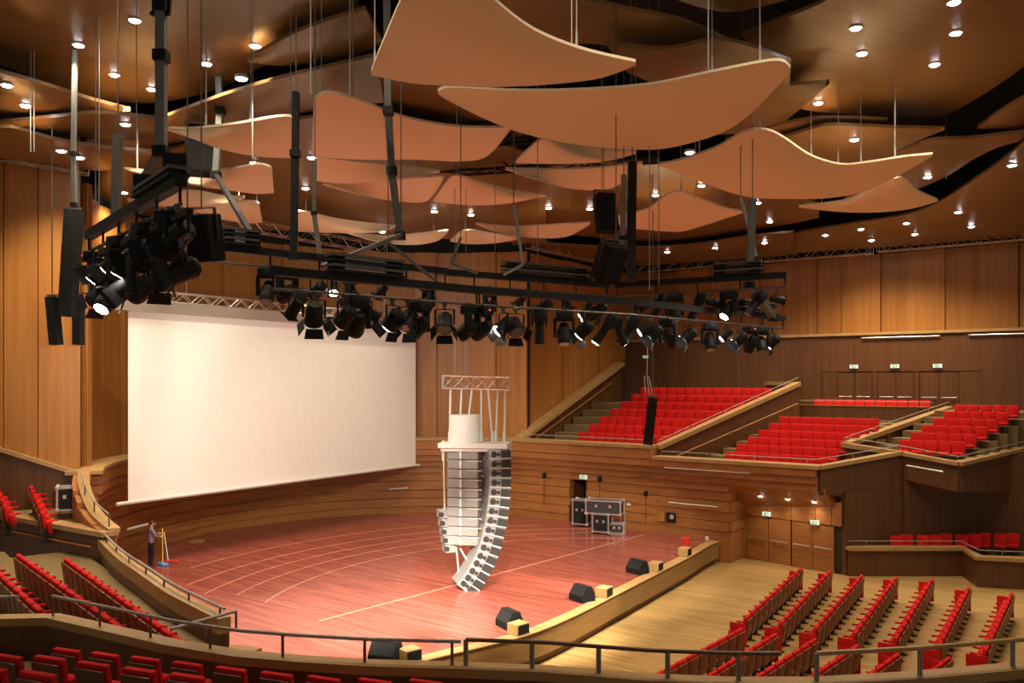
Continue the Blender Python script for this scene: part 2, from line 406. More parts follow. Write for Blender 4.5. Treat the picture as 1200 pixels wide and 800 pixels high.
# block A (high balcony by the choir wall)
parapet('wall_balcony_stair', [td(.9,.2,4.05), td(.75,10.9,8.1)], 3.2, m='wood_dark', cap=.2, capw=.7)
parapet('wall_balcony_divider', [td(8.84,.2,3.98), td(12.5,8.75,6.9)], [2.2,3.6], cap=.2, capw=.42)
parapet('wall_balcony_corner', [td(12.3,8.75,6.9), td(9.6,12.4,6.9)], 4.0, cap=.2, capw=.42)
# block B
bs = parapet('wall_balcony_side', [td(16.28,-.1,3.5), td(18.67,3.2,4.0)], [2.4,1.6], cap=.15, capw=.4)
sd_ = [td(17.05,.7), td(18.67,3.2)]
MB().ribbon(sd_, normals(sd_), -.12, .1, -1, 2.4).build('lower_panel', 'wood_dark', bs)
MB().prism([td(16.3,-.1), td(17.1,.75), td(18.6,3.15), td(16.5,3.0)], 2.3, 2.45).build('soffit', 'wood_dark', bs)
parapet('wall_balcony_link', [td(16.4,3.2,4.25), td(18.67,3.2,4.0)], [2.6,2.6], cap=.2, capw=.42)
parapet('wall_balcony_rise', [td(16.4,3.2,4.25), td(19.2,11.0,5.7)], [2.6,3.6], cap=.2, capw=.4)
parapet('wall_balcony_back', [td(11.4,10.5,5.68), td(18.6,10.5,5.68)], [4.2,4.2], cap=.05, capw=.26, capm='wood_wall')
# block C with its slanted box front
bc = root('wall_box_front', td(20,3.2,2.6))
A_, B_, C_ = td(18.67,3.2), td(20.9,3.1), td(23.4,9.3)
zt_ = [3.98, 3.67, 4.25]; zb_ = [2.85, 2.45, 1.9]
for (p, q, i, j) in ((A_,B_,0,1),(B_,C_,1,2)):
    n = normals([p, q])
    b = MB(); n0 = Vector((*n[0],0))
    P3 = lambda pt, z, o: Vector((pt[0], pt[1], z)) + n0*o
    b.add([P3(p,zb_[i],-.06),P3(q,zb_[j],-.06),P3(q,zt_[j]-.15,0),P3(p,zt_[i]-.15,0),P3(p,zb_[i],.2),P3(q,zb_[j],.2),P3(q,zt_[j]-.15,.22),P3(p,zt_[i]-.15,.22)],
          [(0,1,2,3),(4,7,6,5),(0,4,5,1),(3,2,6,7),(0,3,7,4),(1,5,6,2)])
    b.build('parapet_panel', 'wood_dark', bc)
    MB().ribbon([p,q], n, -.18, .3, [zt_[i]-.15, zt_[j]-.15], [zt_[i], zt_[j]]).build('cap_board', 'wood_cap', bc)
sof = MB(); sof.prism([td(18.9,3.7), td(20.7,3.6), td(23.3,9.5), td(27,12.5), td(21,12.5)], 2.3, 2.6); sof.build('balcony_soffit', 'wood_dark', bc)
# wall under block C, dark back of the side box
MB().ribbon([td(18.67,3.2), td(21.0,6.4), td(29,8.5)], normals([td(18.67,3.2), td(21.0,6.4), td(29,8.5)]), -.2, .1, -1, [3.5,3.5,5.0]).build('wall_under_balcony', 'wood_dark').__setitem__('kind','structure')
# tier floors
def tier_block(name, d0, dd_, n, z0, dz, tl, tr, zb):
    rt = root(name, td((tl(0)+tr(0))/2, d0, zb))
    for k in range(n):
        a = d0 - dd_*.55 + k*dd_; b = a + dd_ + (0 if k < n-1 else 3.2)
        MB().prism([td(tl(k),a), td(tr(k),a), td(tr(k),b), td(tl(k),b)][::-1], zb, z0+dz*k).build('tier', 'tier_floor', rt)
    return rt
tier_block('floor_balcony_high', .9, .95, 8, 3.0, .38, lambda k: 1.05, lambda k: 8.75+.39*k, 2.6)
tier_block('floor_balcony_middle', .8, .8, 7, 2.5, .3, lambda k: 9.2+.35*k, lambda k: min(16.2+.58*k, 16.3 + .3*max(0,k-2)) if k > 2 else 16.0+.6*k, 2.2)
tier_block('floor_balcony_side', 3.9, .8, 8, 3.5, .29, lambda k: 16.8+.3*k, lambda k: 21.0+.30*k, 2.62)
tier_block('floor_balcony_back', 11.2, 1.4, 1, 5.05, 0, lambda k: 9.8, lambda k: 28, 4.2)
tier_block('floor_balcony_fill', 6.6, 1.0, 5, 4.55, .1, lambda k: 12.4, lambda k: 17.6+.3*k, 4.1)
# door recess below block B
dw = root('wall_stalls_doors', td(14, 1, -1))
dA, dB = 1.4, .7
def dwd(t): return dA + (dB-dA)*(t-12.5)/(4.1)
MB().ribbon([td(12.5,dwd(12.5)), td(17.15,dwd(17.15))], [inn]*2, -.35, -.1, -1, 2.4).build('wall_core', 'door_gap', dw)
MB().add([td(12.2,-.08,2.44), td(16.5,-.08,2.44), td(16.7,dwd(16.7),1.75), td(12.2,dwd(12.2),1.3), td(12.2,-.08,2.56), td(16.5,-.08,2.56), td(16.7,dwd(16.7)+.2,2.5), td(12.2,dwd(12.2)+.2,2.5)],
         [(0,1,2,3),(4,7,6,5),(0,4,5,1),(3,2,6,7),(0,3,7,4),(1,5,6,2)]).build('soffit', 'wood_wall', dw)
edges = [t_of(x, 1.0) for x in (862,897,927,957,977)] + [17.0]
def leaf(a, b, z0, z1, nm='wall_panel'):
    return MB().ribbon([td(a+.012,dwd(a)), td(b-.012,dwd(b))], [inn]*2, -.12, 0, z0, z1).build(nm, 'wood_wall', dw)
for a, b in zip(edges, edges[1:]): leaf(a, b, .98, 1.95)
leaf(edges[0], edges[0]+.35, -1, .96)
double_door(edges[0]+.35, edges[2]-.02, dwd(edges[0]), dwd(edges[2]), -1.0, 1.97, 1.0, 'wood_wall')
double_door(edges[2]+.02, edges[4]+.1, dwd(edges[2]), dwd(edges[4]), -1.0, 1.97, 1.0, 'wood_wall')
exit_sign(td(edges[1], dwd(edges[1])-.05, 1.12), .36, .18, R(-36.9), 'green exit sign over the left stalls doors under the balcony', inn)
exit_sign(td(edges[3], dwd(edges[3])-.05, 1.02), .36, .18, R(-36.9), 'green exit sign over the right stalls doors under the balcony', inn)
# low side box in front of it
bx = [on(977,632,.2), on(995,640,.2), on(1127,640,.2), on(1147,651,.2), on(1215,654,.2), on(1330,660,.2)]
parapet('wall_side_box', [(p.x,p.y,p.z) for p in bx], -1, th=.2, cap=.14, capw=.5)
MB().prism([(p.x,p.y) for p in bx] + [td(26,8), td(21,6.2), td(18.6,3.1), td(16.9,.8)], -1, -.40).build('floor_side_box', 'tier_floor').__setitem__('kind','structure')
# ------------------------------------------------------------------ near left: stage side wall, box, seating block, near parapet
ls = [on(116,638,2.15), on(140,664,2.15), on(170,686,2.15), on(200,708,2.15), on(240,730,2.15), on(263,742,2.15)]
lsp = [(p.x,p.y,p.z+.3) for p in crom(ls, 14)]
parapet('wall_stage_side', lsp, 0, th=.2, cap=.30, capw=.26)
end = on(263,741,2.35); e2 = on(283,741,2.1)
MB().box((end.x+.25, end.y+.1, 1.0), (.6,.5,2.0), rz=R(-20)).build('wall_stage_end', 'wood_cap').__setitem__('kind','structure')
bxl = [(-11.45,24.35,2.68), (-16.9,28.0,2.68)]
parapet('wall_left_box', bxl, 1.2, th=.3, cap=.14, capw=.5)
parapet('wall_left_rise', [(-14.75,29.2,3.85), (-22.0,26.1,6.9)], 2.2, cap=.14, capw=.4)
fp = [(-11.4,24.4,2.0),(-12.6,26.0,2.2),(-13.8,27.8,2.5),(-14.8,29.1,2.68),(-18.0,27.7,2.68),(-16.8,27.9,2.45)]
lbf = MB(); nf = len(fp)
lbf.add([Vector(p) for p in fp] + [Vector((p[0],p[1],1.2)) for p in fp], [tuple(range(nf)), tuple(range(2*nf-1,nf-1,-1))] + [(i,(i+1) % nf,nf+(i+1) % nf,nf+i) for i in range(nf)])
struct(lbf.build('floor_left_box', 'tier_floor'))
# floor of the side seating, stepping up towards the left
sl = root('floor_left_block', (-9,18,1.2))
u_ = Vector((5.2,-6.4)).normalized(); n_ = Vector((-u_.y, u_.x))    # n_ towards the stage
cb = Vector((-10.5,20.2))
for k, z in ((0,1.86),(1,2.06),(2,2.26),(3,2.46)):
    o = cb - n_*(.95*k + .45); a = o - u_*6; b = o + u_*13
    w_ = .95 if k else 1.95
    MB().prism([(a.x,a.y),(b.x,b.y),(b.x+n_.x*w_,b.y+n_.y*w_),(a.x+n_.x*w_,a.y+n_.y*w_)], 1.1, z).build('tier', 'tier_floor', sl)
# parapet of the tier below the camera
np_ = [on(-40,724,3.0), on(0,722,3.0), on(62,721,3.0), on(130,736,3.0), on(200,752,3.0), on(280,765,3.0), on(350,771,3.0), on(430,776,3.0), on(540,779,3.0), on(640,783,3.0), on(760,793,3.0), on(860,797,3.0), on(960,797,3.0), on(1080,790,3.0), on(1200,779,3.0), on(1280,772,3.0)]
parapet('wall_near_tier', [(p.x,p.y,p.z) for p in np_], -1, th=.2, cap=.13, capw=.3)
MB().prism([(p.x,p.y) for p in np_] + [(12,8),(-13,8)], 2.0, 2.3).build('floor_near_tier', 'tier_floor').__setitem__('kind','structure')
for k, z in ((1,2.65),(2,3.0)):
    pth = [(-11,12.4-1.0*k+.15), (-5,11.75-1.0*k), (0,11.1-1.0*k), (5,10.9-1.0*k)]
    MB().prism([*pth, (5,7.6),(-11,7.6)], 2.3, z).build('floor_near_step', 'tier_floor').__setitem__('kind','structure')
# ================================================================== ceiling of overlapping curved wooden panels under a black void
cl = root('ceiling', (0, 25, 14))
MB().box((0, 28, 18.8), (64, 66, .2)).build('ceiling_void', 'void_black', cl)
def loft(A, B, nu, nv, thick, sag=0.0):
    """sheet between two edge curves with thickness; returns builder, boundary loop"""
    a, b = crom(A, nu), crom(B, nu); V_ = []
    for j in range(nv):
        v = j/(nv-1)
        for i in range(nu):
            u = i/(nu-1); p = a[i].lerp(b[i], v); p.z -= sag*math.sin(math.pi*v)*math.sin(math.pi*u); V_.append(p)
    n = nu*nv; m = MB()
    m.v = V_ + [p + V(0,0,thick) for p in V_]
    idx = lambda i, j: j*nu + i
    for j in range(nv-1):
        for i in range(nu-1):
            q = (idx(i,j), idx(i+1,j), idx(i+1,j+1), idx(i,j+1)); m.f.append(q); m.f.append(tuple(n+k for k in q[::-1]))
    loop = [idx(i,0) for i in range(nu)] + [idx(nu-1,j) for j in range(1,nv)] + [idx(i,nv-1) for i in range(nu-2,-1,-1)] + [idx(0,j) for j in range(nv-2,0,-1)]
    for k in range(len(loop)):
        x, y = loop[k], loop[(k+1) % len(loop)]; m.f.append((x, x+n, y+n, y))
    m.m = [0]*len(m.f)
    return m, [V_[k] for k in loop]
PET = [
 ([(-60,-60),(100,-80),(250,-80),(420,-60)], [(-60,60),(0,76),(60,98),(110,114),(155,121),(200,118),(250,106),(300,82),(360,50),(420,18)], 16.6,16.2),
 ([(300,64),(340,42),(380,26),(428,11)], [(290,73),(330,77),(380,73),(430,60),(448,48)], 15.9,15.8),
 ([(100,166),(190,138),(250,116),(300,100),(345,88),(440,66)], [(120,173),(180,173),(230,166),(290,150),(335,135),(450,120)], 15.4,15.2),
 ([(-40,78),(0,85),(60,102),(110,118),(153,129)], [(-40,140),(0,134),(50,132),(110,131),(153,131)], 15.3,15.2),
 ([(-40,150),(0,144),(60,138),(120,133),(190,140)], [(-40,152),(0,147),(40,151),(100,161),(190,166)], 14.9,14.9),
 ([(-60,150),(0,150),(20,151),(60,163),(120,173),(190,179)], [(-60,178),(0,186),(60,192),(110,200),(150,195),(190,181)], 14.3,14.2),
 ([(120,190),(200,175),(300,150),(420,135),(560,160),(640,190)], [(110,238),(200,258),(320,270),(440,275),(560,282),(640,285)], 15.0,14.0),
 ([(520,-60),(600,-30),(660,-8),(720,8),(800,25),(858,50)], [(500,80),(560,60),(640,52),(700,52),(770,60),(858,52)], 16.2,16.0),
 ([(710,52),(780,58),(850,48),(927,72)], [(735,85),(790,105),(860,110),(926,100)], 15.6,15.5),
 ([(780,-60),(860,-60),(940,-60)], [(770,-8),(850,14),(930,-2)], 16.6,16.6),
 ([(870,42),(910,25),(960,5),(1000,-20),(1100,-60),(1260,-60)], [(905,108),(940,128),(1000,134),(1060,136),(1105,135),(1150,112),(1200,78),(1260,30)], 16.5,16.1),
 ([(800,130),(860,108),(910,102),(972,97)], [(780,165),(840,158),(900,153),(935,130),(972,98)], 15.7,15.6),
 ([(850,165),(900,150),(950,140),(1000,139),(1040,141)], [(860,172),(920,160),(960,152),(1000,147),(1040,142)], 15.5,15.5),
 ([(905,165),(950,152),(975,147),(1050,150),(1107,151)], [(895,205),(960,215),(1010,200),(1060,172),(1107,152)], 15.2,15.1),
 ([(1040,182),(1090,165),(1140,162),(1200,155),(1260,150)], [(980,243),(1060,226),(1110,206),(1170,172),(1260,158)], 15.1,14.9),
 ([(1145,150),(1170,132),(1200,115),(1260,85)], [(1145,151),(1170,151),(1200,150),(1260,148)], 15.4,15.4),
 ([(880,282),(930,273),(1000,262),(1060,252),(1100,237),(1150,205),(1200,168),(1260,120)], [(880,300),(940,296),(1000,292),(1060,288),(1100,285),(1150,281),(1200,278),(1260,270)], 14.7,14.0),
 ([(600,200),(700,190),(800,195),(880,215),(960,238)], [(600,268),(720,280),(800,283),(880,272),(960,255)], 15.0,14.6),
 ([(600,283),(720,290),(800,288),(880,277),(930,272)], [(600,300),(720,312),(800,308),(880,303),(930,298)], 14.2,14.0),
 ([(430,70),(470,60),(520,80),(600,110)], [(440,150),(480,170),(540,180),(620,170)], 15.8,15.5),
 ([(-200,-300),(300,-420),(900,-420),(1400,-300)], [(-200,-100),(300,-110),(900,-100),(1400,-90)], 16.8,16.8),
]
petals = []
for A, B, za, zb in PET:
    m, _ = loft([on(x, y, za) for x, y in A], [on(x, y, zb) for x, y in B], 28, 7, .10, .12)
    petals.append(m.build('ceiling_panel', 'ceiling_veneer', cl, smooth=True))
from mathutils.bvhtree import BVHTree
trees = []
for o in petals:
    off = POS[o.name]; trees.append(BVHTree.FromPolygons([v.co + off for v in o.data.vertices], [tuple(p.vertices) for p in o.data.polygons]))
def ceiling_hit(org, d):
    best = None
    for t in trees:
        h = t.ray_cast(org, d)
        if h[0] is not None and (best is None or h[3] < best[1]): best = (h[0], h[3])
    return best[0] if best else None
DL = [(8,99),(30,123),(92,52),(158,23),(134,87),(178,104),(147,145),(72,176),(93,184),(299,53),(242,74),(283,91),(145,225),(298,190),(358,220),(365,184),
 (448,271),(509,247),(552,251),(643,243),(691,244),(822,217),(768,228),(888,237),(902,259),(896,284),(838,290),(782,295),(967,275),(1009,268),(1021,281),
 (1062,261),(1072,274),(1123,248),(1138,265),(1186,193),(1087,207),(1001,163),(959,120),(1010,62),(1003,32),(1095,75),(1120,38),(1118,2),(808,178),
 (-120,-160),(120,-170),(380,-170),(620,-180),(860,-170),(1080,-170),(1300,-150)]
def band(py): return 'top' if py < 65 else 'upper' if py < 160 else 'middle' if py < 236 else 'lowest'
for k, (px, py) in enumerate(DL):
    d = (at(px, py, 10) - V(0,0,EYE)).normalized()
    p = ceiling_hit(V(0,0,EYE), d) or on(px, py, 14.6)
    if py >= 0:
        rank = sorted(q for q in DL if q[1] >= 0 and band(q[1]) == band(py)).index((px, py))
        lab = 'bright ceiling downlight, %s from the left in the %s band of the wooden ceiling' % (ORD[rank], band(py))
    else: lab = 'bright ceiling downlight over the near seats, %s from the left above the picture edge' % ORD[sorted(q for q in DL if q[1] < 0).index((px, py))]
    t = thing('downlight', lab, 'ceiling light', p, 'ceiling downlights')
    MB().cyl(p + V(0,0,-.03), p + V(0,0,.05), .17, .17, 14).build('trim_ring', 'white_paint', t)
    MB().cyl(p + V(0,0,-.055), p + V(0,0,-.032), .115, .13, 14).build('lamp_face', 'lamp_on', t)
    ld = bpy.data.lights.new('downlight_lamp', 'SPOT'); ld.energy = DOWN_W; ld.color = WARM; ld.spot_size = R(124); ld.spot_blend = .9; ld.shadow_soft_size = .12
    lo = bpy.data.objects.new('downlight_lamp', ld); col.objects.link(lo); lo.parent = t; lo.location = (0,0,-.12)
# ------------------------------------------------------------------ hanging sound reflectors
REF = [
 ([(436,84),(452,45),(480,-15),(520,-50),(560,-15),(620,33),(680,58),(744,73)], [(436,88),(480,97),(520,100),(560,101.5),(600,101),(640,99),(700,92),(744,77)], 'huge salmon sound reflector cut off by the top of the picture', [(673,50),(520,-40),(440,80)]),
 ([(514,107),(530,103),(600,107),(680,106),(760,100),(830,86),(890,74),(915,72),(925,80)], [(514,110),(530,120),(575,142),(620,158),(680,170),(740,175),(790,172),(860,148),(925,86)], 'largest salmon sound reflector, long crescent stretching above the centre', [(575,105),(830,86),(890,74)]),
 ([(369,116),(385,109),(420,118),(470,137),(520,147),(560,150),(597,150)], [(366,183),(400,186),(440,187),(490,187),(540,189),(570,183),(597,153)], 'salmon sound reflector with blunt square left end, left of the centre', [(411,113),(533,148),(375,112)]),
 ([(197,151),(230,151),(280,145),(320,138),(340,137),(350,143)], [(197,153),(225,162),(260,175),(300,183),(335,185),(350,184)], 'salmon sound reflector beside the thick hoist tube, upper left', [(240,150),(294,142),(340,137)]),
 ([(147,198),(180,201),(225,205),(270,198),(305,193),(318,197)], [(147,199),(180,207),(220,216),(260,222),(300,227),(320,226)], 'salmon sound reflector just below the big black speaker, left', [(158,199),(300,193)]),
 ([(150,234),(185,227),(225,224),(260,230),(286,231)], [(150,236),(200,243),(245,241),(270,238),(286,233)], 'thin salmon sound reflector directly above the left light cluster', [(185,227),(280,231)]),
 ([(228,246),(260,240),(290,236),(303,238)], [(228,248),(255,256),(285,261),(307,261)], 'small salmon sound reflector, lowest on the far left', [(240,244),(300,237)]),
 ([(347,250),(355,248),(400,258),(450,264),(465,264)], [(347,271),(380,272.5),(420,273),(450,271),(465,265)], 'small blunt salmon sound reflector above the screen right of a black tube', [(358,249),(440,263)]),
 ([(372,184),(420,190),(470,195),(515,201)], [(370,212),(400,215),(440,213),(480,208),(515,202)], 'salmon sound reflector tucked right under the blunt-ended one', [(400,188),(490,198)]),
 ([(378,215),(420,215),(470,210),(519,207)], [(380,217),(420,228),(460,235),(495,237),(510,225),(519,209)], 'salmon crescent reflector in the middle of the left stack, curling right', [(420,215),(508,208)]),
 ([(508,235),(520,218),(533,206),(560,213),(600,224),(640,229)], [(508,236),(530,239),(560,240.5),(590,239),(620,234),(640,230)], 'salmon triangular reflector with steep left peak at the centre', [(535,207),(605,225)]),
 ([(593,198),(640,199),(700,197),(752,191)], [(593,199),(630,211),(670,221),(710,222),(735,210),(752,193)], 'salmon crescent reflector at the centre left of the upright black box', [(602,198),(745,192)]),
 ([(605,190),(620,175),(640,163),(680,172),(745,178)], [(605,191),(650,192),(690,191),(720,187),(745,180)], 'salmon reflector half hidden behind the largest one', [(640,163),(738,178)]),
 ([(772,193),(800,187),(840,173),(870,156),(893,152),(915,160),(950,183),(985,193),(1015,191),(1060,184),(1092,181)], [(772,194),(800,203),(840,220),(880,231),(930,233),(970,232),(1010,225),(1050,207),(1092,183)], 'wide salmon sound reflector with a humped top, on the right', [(892,152),(954,185),(986,193),(1015,191),(1048,186),(821,182)]),
 ([(937,242),(990,235),(1020,222),(1045,210),(1060,210),(1075,224),(1098,234)], [(937,243),(970,247),(1005,249),(1040,248),(1070,244),(1098,236)], 'small humped salmon reflector furthest to the right', [(962,239),(1049,210),(1076,225)]),
 ([(723,254),(760,245),(780,230),(797,225),(820,233),(850,244),(872,248)], [(723,262),(745,268),(780,271),(800,271),(825,264),(850,256),(872,249)], 'humped salmon reflector right of the centre below the wide one', [(800,226),(850,244),(762,244)]),
 ([(558,262),(600,266),(640,264),(691,261)], [(558,263),(590,274),(630,279),(665,277),(691,263)], 'thin salmon crescent reflector low over the centre', [(575,264),(670,262)]),
 ([(405,272),(450,277),(490,274),(525,270)], [(405,273),(440,283),(480,287),(510,283),(525,272)], 'thin salmon crescent reflector lowest, above the screen right end', [(430,276),(507,272)]),
 ([(528,282),(545,270),(570,273),(605,279)], [(528,283),(550,286),(580,285),(605,281)], 'smallest salmon reflector, lowest of all at the centre', [(546,270),(590,277)]),
]
for A, B, lab, cabs in REF:
    zf = 13.45
    hh = lambda L_: [math.sin(math.pi*min(max(i/(len(L_)-1), 0), 1)) for i in range(len(L_))]
    wA = [on(x, y, zf + .28*h) for (x, y), h in zip(A, hh(A))]; wB = [on(x, y, zf - .18*h) for (x, y), h in zip(B, hh(B))]
    m, loop = loft(wA, wB, 34, 9, .05, .10)
    c = sum(loop, Vector())/len(loop)
    t = thing('sound_reflector', lab, 'reflector', c, 'hanging sound reflectors')
    m.build('panel', 'reflector', t, smooth=True)
    lp = loop + [loop[0]]
    rm = MB()
    for a, b in zip(lp, lp[1:]):
        if (b-a).length > 1e-4: rm.bar(a + V(0,0,.03), b + V(0,0,.03), .04, .06)
    rm.build('rim', 'rim', t)
    for px, py in cabs:
        p = min(loop, key=lambda q: (600+1000*q.x/q.y-px)**2 + (445-(q.z-EYE)*1000/q.y-py)**2) + V(0,.12,.06)
        h = ceiling_hit(p + V(0,0,.1), V(0,0,1)); top = h.z if h is not None else 18.6
        MB().cyl(p, V(p.x, p.y, top), .012, .012, 5).cyl(p, p+V(0,0,.35), .028, .02, 6).build('cable', 'cable_grey', t)
# ================================================================== seats
def seat_meshes():
    d = {}
    def keep(nm, mb, m, sm=True):
        o = mb.build(nm, m, None, sm, origin=(0,0,0)); d[nm] = o.data; bpy.data.objects.remove(o)
    keep('backrest', MB().bbox((0,-.20,.69), (.50,.11,.50), .045, rx=R(8)), 'seat_red')
    keep('back_shell', MB().bbox((0,-.275,.56), (.47,.035,.60), .012, rx=R(8)), 'seat_wood')
    keep('seat_cushion', MB().bbox((0,-.02,.47), (.45,.16,.38), .05, rx=R(12)), 'seat_red')
    keep('armrest', MB().bbox((-.27,.0,.61), (.055,.40,.06), .02), 'seat_red')
    keep('side_panel', MB().bbox((.0,-.03,.42), (.035,.50,.68), .014), 'seat_red')
    keep('foot', MB().box((0,-.12,.02), (.08,.34,.04)).box((0,-.14,.16), (.05,.10,.28)), 'seat_foot')
    keep('open_cushion', MB().bbox((0,.06,.42), (.46,.46,.13), .05), 'seat_red')
    keep('front_back', MB().bbox((0,-.16,.66), (.50,.12,.52), .05, rx=R(10)), 'seat_red')
    keep('near_backrest', MB().bbox((0,-.20,.69), (.465,.10,.46), .045, rx=R(8)).bbox((0,-.235,.90), (.475,.105,.075), .035), 'seat_red')
    keep('near_shell', MB().bbox((0,-.268,.60), (.44,.03,.55), .012, rx=R(8)), 'wood_dark')
    return d
SM = seat_meshes()
n_seats = 0
def seat(pos, ang, label, group, kind='row', ends=()):
    """ang: direction the sitter faces"""
    global n_seats; n_seats += 1
    t = thing('theatre_seat', label, 'seat', pos, group, rz=ang - math.pi/2)
    lst = {'row': ('backrest','back_shell','seat_cushion','armrest','foot'), 'near': ('near_backrest','near_shell','seat_cushion','foot'),
           'front': ('front_back','open_cushion','foot')}[kind]
    ren = {'open_cushion':'seat_cushion','front_back':'backrest','near_backrest':'backrest','near_shell':'back_shell'}
    for nm in lst:
        o = bpy.data.objects.new(ren.get(nm, nm), SM[nm]); col.objects.link(o); o.parent = t
    for sgn in ends:
        o = bpy.data.objects.new('side_panel', SM['side_panel']); col.objects.link(o); o.parent = t; o.location.x = .275*sgn
    return t
def row(a, b, zf, face, lab, group, kind='row', n=None, pitch=.55, ends=(True, True), shift=0):
    a, b = Vector(a[:2]) + Vector(face)*shift, Vector(b[:2]) + Vector(face)*shift; L_ = (b-a).length; d = (b-a).normalized()
    n = n or max(1, int(round(L_/pitch)))
    ang = math.atan2(face[1], face[0])
    rt = Vector((math.sin(ang), -math.cos(ang)))          # sitter's right = local +x
    for k in range(n):
        p = a + d*(L_*(k+.5)/n); e = []
        if k == 0 and ends[0]: e.append(1 if -d.dot(rt) > 0 else -1)
        if k == n-1 and ends[1]: e.append(1 if d.dot(rt) > 0 else -1)
        seat((p.x, p.y, zf), ang, lab % ORD[k], group, kind, e if kind == 'row' else ())
def perp(a, b, toward):
    d = Vector((b[0]-a[0], b[1]-a[1])).normalized(); n = Vector((-d.y, d.x))
    return n if n.dot(Vector(toward) - Vector(a[:2])) > 0 else -n
SC = (-3, 33)
# stalls, seven rows right of the aisle (far group) and seven beyond it (near group)
far_rows = [((937,664),(869,724)),((971,667),(910,730)),((1008,672),(951,736)),((1048,674),(997,742)),((1090,676),(1045,748)),((1133,686),(1096,755)),((1183,693),(1150,761))]
near_rows = [((862,733),(740,797)),((901,739),(780,812)),((947,745),(835,815)),((996,752),(895,818)),((1043,762),(960,818)),((1102,766),(1040,812)),((1163,772),(1110,812))]
for k, (f, n_) in enumerate(far_rows):
    a, b = on(*f, -.07), on(*n_, -.07)
    row((a.x,a.y), (b.x,b.y), -1.0, perp(a, b, SC), 'red seat, %%s from the far wall, %s stalls row from the stage' % ORD[k], 'stalls seats on the right floor, far side of the aisle', n=12, shift=.15)
for k, (f, n_) in enumerate(near_rows):
    a, b = on(*f, -.07), on(*n_, -.07)
    L_ = (b-a).length
    row((a.x,a.y), (b.x,b.y), -1.0, perp(a, b, SC), 'red seat, %%s from the aisle, %s stalls row behind the near rail' % ORD[k], 'stalls seats on the right floor, near side of the aisle', n=max(3, int(round(L_/.56))))
# left block beside the stage
for k, (s, e, zt, nm) in enumerate((((78,653),(218,752),2.8,'row nearest stage'),((22,648),(156,742),2.92,'middle row'),((-28,645),(50,714),3.04,'row furthest from stage'))):
    a, b = on(*s, zt), on(*e, zt)
    row((a.x,a.y), (b.x,b.y), zt-.93, perp(a, b, (0,33)), 'red seat, %%s from the far end, left side block, %s' % nm, 'seats of the left side block', pitch=.57, ends=(False,False), shift=.2)
# two short rows in the box on the far left
for s, e, nm in ((on(46,569,3.52), on(60,599,3.02), 'box row beside the black case'), (on(2,560,3.6), on(16,591,3.2), 'box row at picture edge')):
    for k in range(6):
        p = s.lerp(e, k/5); seat((p.x, p.y, p.z-.93), math.atan2(.45,.85), 'red seat, %s from the back in the left %s' % (ORD[k], nm), 'seats in the left box', 'row')
# rows of the tier below the camera, only their tops in view
def near_row(pxs, zt, nm, face):
    for k, (px, py) in enumerate(pxs):
        p = on(px, py-4, zt) + V(.08,.21,0); seat((p.x, p.y, zt-.935), math.atan2(*face[::-1]), 'red seat top with dark back, %s from the left, %s by the near rail' % (ORD[k], nm), 'seats of the near tier', 'near')
near_row([(79,764),(124,769),(171,774),(220,780),(271,786),(325,792),(380,797),(440,800),(500,801)], 3.2, 'front row', (.35,.94))
near_row([(9,771),(59,773),(110,780),(164,787),(220,794)], 3.6, 'second row', (.35,.94))
near_row([(45,791),(-12,785)], 3.97, 'third row', (.35,.94))
# middle balcony (block B), side balcony (block C)
fB = (-.6,-.8)
for k in range(7):
    d = .8 + .8*k; tl = 11.25 + .22*k; tr = 15.9 + .22*k
    row(td(tl,d), td(tr,d), 2.5+.3*k, fB, 'red seat, %%s from the left, %s row of the middle balcony' % ORD[k], 'seats of the middle balcony', 'front', pitch=.54)
for k in range(6):
    d = 3.95 + .8*k; tl = 18.4 + .30*k; tr = 21.0 + .30*k
    row(td(tl,d), td(tr,d), 3.5+.29*k, fB, 'red seat, %%s from the left, %s row of the right-hand balcony' % ORD[k], 'seats of the right-hand balcony', 'front', pitch=.52)
# side box seats, lower right
for k in range(10):
    p = V(15.9 + .58*k, 35.35 + .07*k + (.25 if k % 3 == 1 else 0), -.40); seat(p, math.atan2(-.8,-.5), 'red seat, %s from the left in the dark side box under the balcony' % ORD[k], 'seats in the side box', 'front')
# block A and the row by the doors: too many to lift out one by one
def stuff_seats(name, label, rows):
    mb = MB(); ang = math.atan2(fB[1], fB[0]) - math.pi/2; Rz = Matrix.Rotation(ang, 3, 'Z')
    src = [SM['front_back'], SM['open_cushion']]
    for (ta, tb, d, z) in rows:
        n = int(round((tb-ta)/.54))
        for i in range(n):
            p = td(ta + (tb-ta)*(i+.5)/n, d, z)
            for me in src: mb.add([p + Rz @ v.co for v in me.vertices], [tuple(f.vertices) for f in me.polygons])
    o = mb.build(name, 'seat_red', None, True); tag(o, label, 'seats'); o['kind'] = 'stuff'
stuff_seats('balcony_seating', 'rows of red seats filling the high balcony behind the hanging black speaker', [(3.2+.1*k, 8.45+.44*k, .9+.95*k, 3.0+.38*k) for k in range(8)])
stuff_seats('door_row_seating', 'single row of red seats below the three pairs of balcony doors', [(12.5, 18.3, 11.25, 5.05)])
